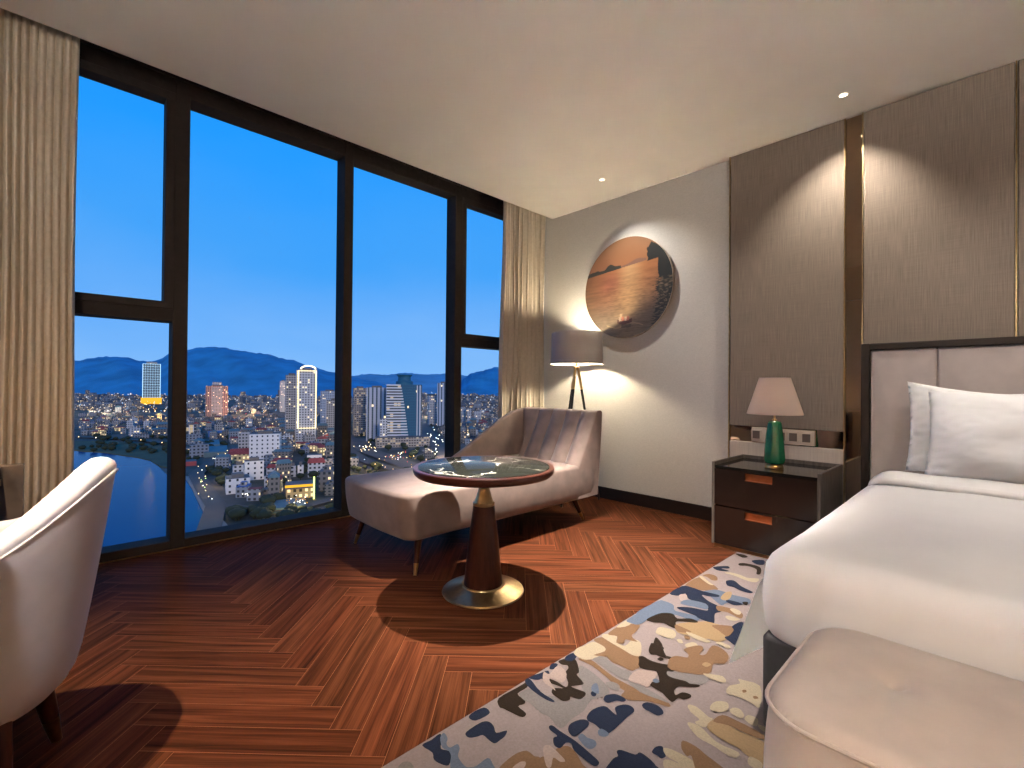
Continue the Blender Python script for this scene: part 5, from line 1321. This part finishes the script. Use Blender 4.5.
# packed lanes between the houses
bm = B(); k = 0; tries = 0
while k < 620 and tries < 9000:
    tries += 1; (xa, xb), (ya, yb), _c = rc.choice(zones); x = rc.uniform(xa, xb); y = ya+(yb-ya)*rc.random()
    if not clear(x, y): continue
    p = G(x, y)
    if any((p-q).length < 10.5 for q in placed): continue
    placed.append(p); wv, dv2, hv = rc.uniform(5, 9), rc.uniform(6, 11), rc.uniform(4, 9); a_ = math.atan2(p.y, p.x)+rc.uniform(-.3, .3); ca, sa = math.cos(a_), math.sin(a_)
    P = [(p.x+u*wv*ca-v*dv2*sa, p.y+u*wv*sa+v*dv2*ca) for u, v in ((-.5, -.5), (.5, -.5), (.5, .5), (-.5, .5))]
    prism(bm, P, GZ-.5, GZ+hv, rc.choice((0, 1, 1, 2, 2)), rc.choice((3, 3, 3, 4, 5)), uvoff=k*3.7); k += 1
o = obj('town_rooftops', bm, [M_t1, M_t2, M_t3, M_roof, M_red, M_blueg], None, smooth=False); o['kind'] = 'stuff'
tag(o, 'packed small roofs in the lanes between the nearer town houses', 'rooftops')
# the mass of roofs farther off
uvn = 'UVMap'
bm = B()
for i in range(2600):
    x = rc.uniform(60, 520); y = 388.8+(410-388.8)*rc.random()**1.25
    if (200 < x < 236 or 138 < x < 166) and y > 400: continue
    p = G(x, y); D = depth(p)
    wv, dv2 = rc.uniform(10, 26), rc.uniform(10, 24); hv = rc.choice((8, 10, 12, 15, 20))*rc.uniform(.8, 1.2)
    if rc.random() < .03: hv *= 2.6
    a_ = rc.uniform(0, PI); ca, sa = math.cos(a_), math.sin(a_)
    P = [(p.x+u*wv*ca-v*dv2*sa, p.y+u*wv*sa+v*dv2*ca) for u, v in ((-.5, -.5), (.5, -.5), (.5, .5), (-.5, .5))]
    prism(bm, P, GZ-1, GZ+hv, rc.choice((0, 0, 1, 2, 3)), 4, uvoff=i*3.1)
o = obj('distant_rooftops', bm, [M_far1, M_far2, M_far3, M_far2, M_roof], None, smooth=False); o['kind'] = 'stuff'
tag(o, 'dense mass of small pale buildings stretching to the foot of the hills', 'rooftops')
# trees: dark crowns, many
m_tree = mat('dark_tree_foliage', (.028, .034, .014), .95, var=.4, scale=.4)
me_t = []
for i in range(3):
    bm = B(); bmesh.ops.create_icosphere(bm, subdivisions=2, radius=1)
    for v in bm.verts: v.co *= 1+.28*noise.noise(v.co*2+Vector((i*5, 0, 0))); v.co.z = v.co.z*.85+1.3
    tube(bm, [(0, 0, -.3), (0, 0, .8)], .12, 6)
    for f in bm.faces: f.smooth = True
    me = bpy.data.meshes.new('tree'); bm.to_mesh(me); bm.free(); me.materials.append(m_tree); me_t.append(me)
def in_keep(x, y): return any(a_ < x < b_ and c_ < y < d_ for a_, b_, c_, d_ in KEEP[1:3]+KEEP[5:6])
k = 0; tries = 0
while k < 190 and tries < 9000:
    tries += 1; x = rc.uniform(186, 336); y = rc.uniform(438, 522)
    if tries % 5 == 0: x, y = rc.uniform(352, 450), rc.uniform(425, 475)
    if tries % 7 == 0: x, y = rc.uniform(80, 170), rc.uniform(438, 455)
    if in_poly(x, y, WP) or near_road(x, y, -4) or in_keep(x, y): continue
    if x < 184+ (y-470)*.55 and y > 470: continue
    p = G(x, y)
    if any((p-q).length < 9 for q in placed): continue
    o = link('tree', me_t[k % 3]); o.location = p; s = rc.uniform(1.8, 3.6); o.scale = (s*rc.uniform(1, 1.4), s*rc.uniform(1, 1.4), s); o.rotation_euler.z = rc.uniform(0, 6)
    tag(o, 'dark round-crowned tree between the houses of the city below', 'tree', 'trees of the city below'); k += 1

# street lamps along the roads and the glitter of the far city
for P, w_ in ROADS:
    for a_, b_ in zip(P, P[1:]):
        nseg = max(1, int(math.hypot(a_[0]-b_[0], a_[1]-b_[1])/5))
        for i in range(nseg):
            t_ = (i+rc.random()*.5)/nseg; x, y = a_[0]+(b_[0]-a_[0])*t_, a_[1]+(b_[1]-a_[1])*t_
            if y > 500: continue
            glow_ball(x+rc.uniform(-1, 1), y+rc.uniform(-.6, .6), rc.uniform(.35, .8), rc.choice((L_warm, L_warm, L_white)), 6)
for (cx_, cy2, sx_, sy2, cnt, ms, r0, r1) in (
        (262, 403, 22, 4, 44, (L_warm, L_white, L_white), .5, 1.3), (300, 424, 30, 4, 14, (L_warm,), .4, 1.0), (364, 448, 14, 5, 34, (L_warm, L_white, L_yel), .4, .9),
        (400, 456, 20, 6, 60, (L_warm, L_yel, L_white, L_red), .4, 1.0), (436, 440, 8, 16, 26, (L_white, L_white, L_cool), .5, 1.1), (430, 400, 16, 14, 26, (L_white, L_warm, L_red), .4, .9),
        (100, 403, 26, 3, 28, (L_white, L_warm), .6, 1.3), (150, 408, 16, 4, 16, (L_warm, L_yel), .5, 1.2), (300, 500, 13, 5, 26, (L_yel, L_yel, L_white), .3, .8),
        (213, 456, 14, 6, 10, (L_white, L_warm), .5, 1.0), (204, 478, 8, 12, 10, (L_warm, L_lime), .5, 1.1), (246, 494, 8, 2, 5, (L_white,), .4, .7), (467, 440, 5, 4, 4, (L_white,), .5, 1.4),
        (480, 415, 18, 8, 12, (L_white, L_cool), .3, .6), (240, 412, 18, 4, 10, (L_red, L_warm), .5, 1.0)):
    for i in range(cnt): glow_ball(cx_+rc.gauss(0, sx_*.5), cy2+rc.gauss(0, sy2*.5), rc.uniform(r0, r1), rc.choice(ms), 5)
LIGHTS = [l for l in LIGHTS if PX(l[0])[0] < 520]
bm0 = B(); bmesh.ops.create_icosphere(bm0, subdivisions=1, radius=1)
ME = {}
for p, r, m, nm in sorted(LIGHTS, key=lambda l: -l[1]/depth(l[0]))[:290]:
    if m.name not in ME:
        me = bpy.data.meshes.new('street_light'); bm0.to_mesh(me); me.materials.append(m); ME[m.name] = me
    o = link('street_light', ME[m.name]); o.location = p; o.scale = (r, r, r)
    tag(o, 'glowing street lamp among the lights of the city below', 'street light', 'street lights of the city below')
bm0.free()
bm = B()
for i in range(1500):
    x = rc.uniform(60, 520); y = 388.3+(412-388.3)*rc.random()**1.6
    p = G(x, y, GZ+rc.uniform(6, 20)); D = depth(p); r = rc.uniform(.18, .5)*D/F_PX
    mi = rc.choice((0, 0, 1, 1, 2)); vs = bmesh.ops.create_icosphere(bm, subdivisions=1, radius=r)['verts']
    for v in vs: v.co += p
    for f in set(f for v in vs for f in v.link_faces): f.material_index = mi
o = obj('distant_city_lights', bm, [emis('far_warm_glow', (1, .72, .42), 1.6), emis('far_white_glow', (.9, .92, 1), 1.5), emis('far_blue_glow', (.35, .6, 1), 1.2)], None, smooth=False)
o['kind'] = 'stuff'; tag(o, 'glitter of tiny lights across the far city', 'city lights')

sc.view_settings.view_transform = 'Standard'; sc.view_settings.look = 'None'; sc.view_settings.gamma = 1
sc.view_settings.exposure = 0; sc.view_settings.use_curve_mapping = False
sc.cycles.max_bounces = 8; sc.cycles.diffuse_bounces = 5; sc.cycles.glossy_bounces = 4; sc.cycles.transparent_max_bounces = 8
sc.cycles.sample_clamp_indirect = 4; sc.cycles.use_denoising = True; sc.cycles.caustics_reflective = False
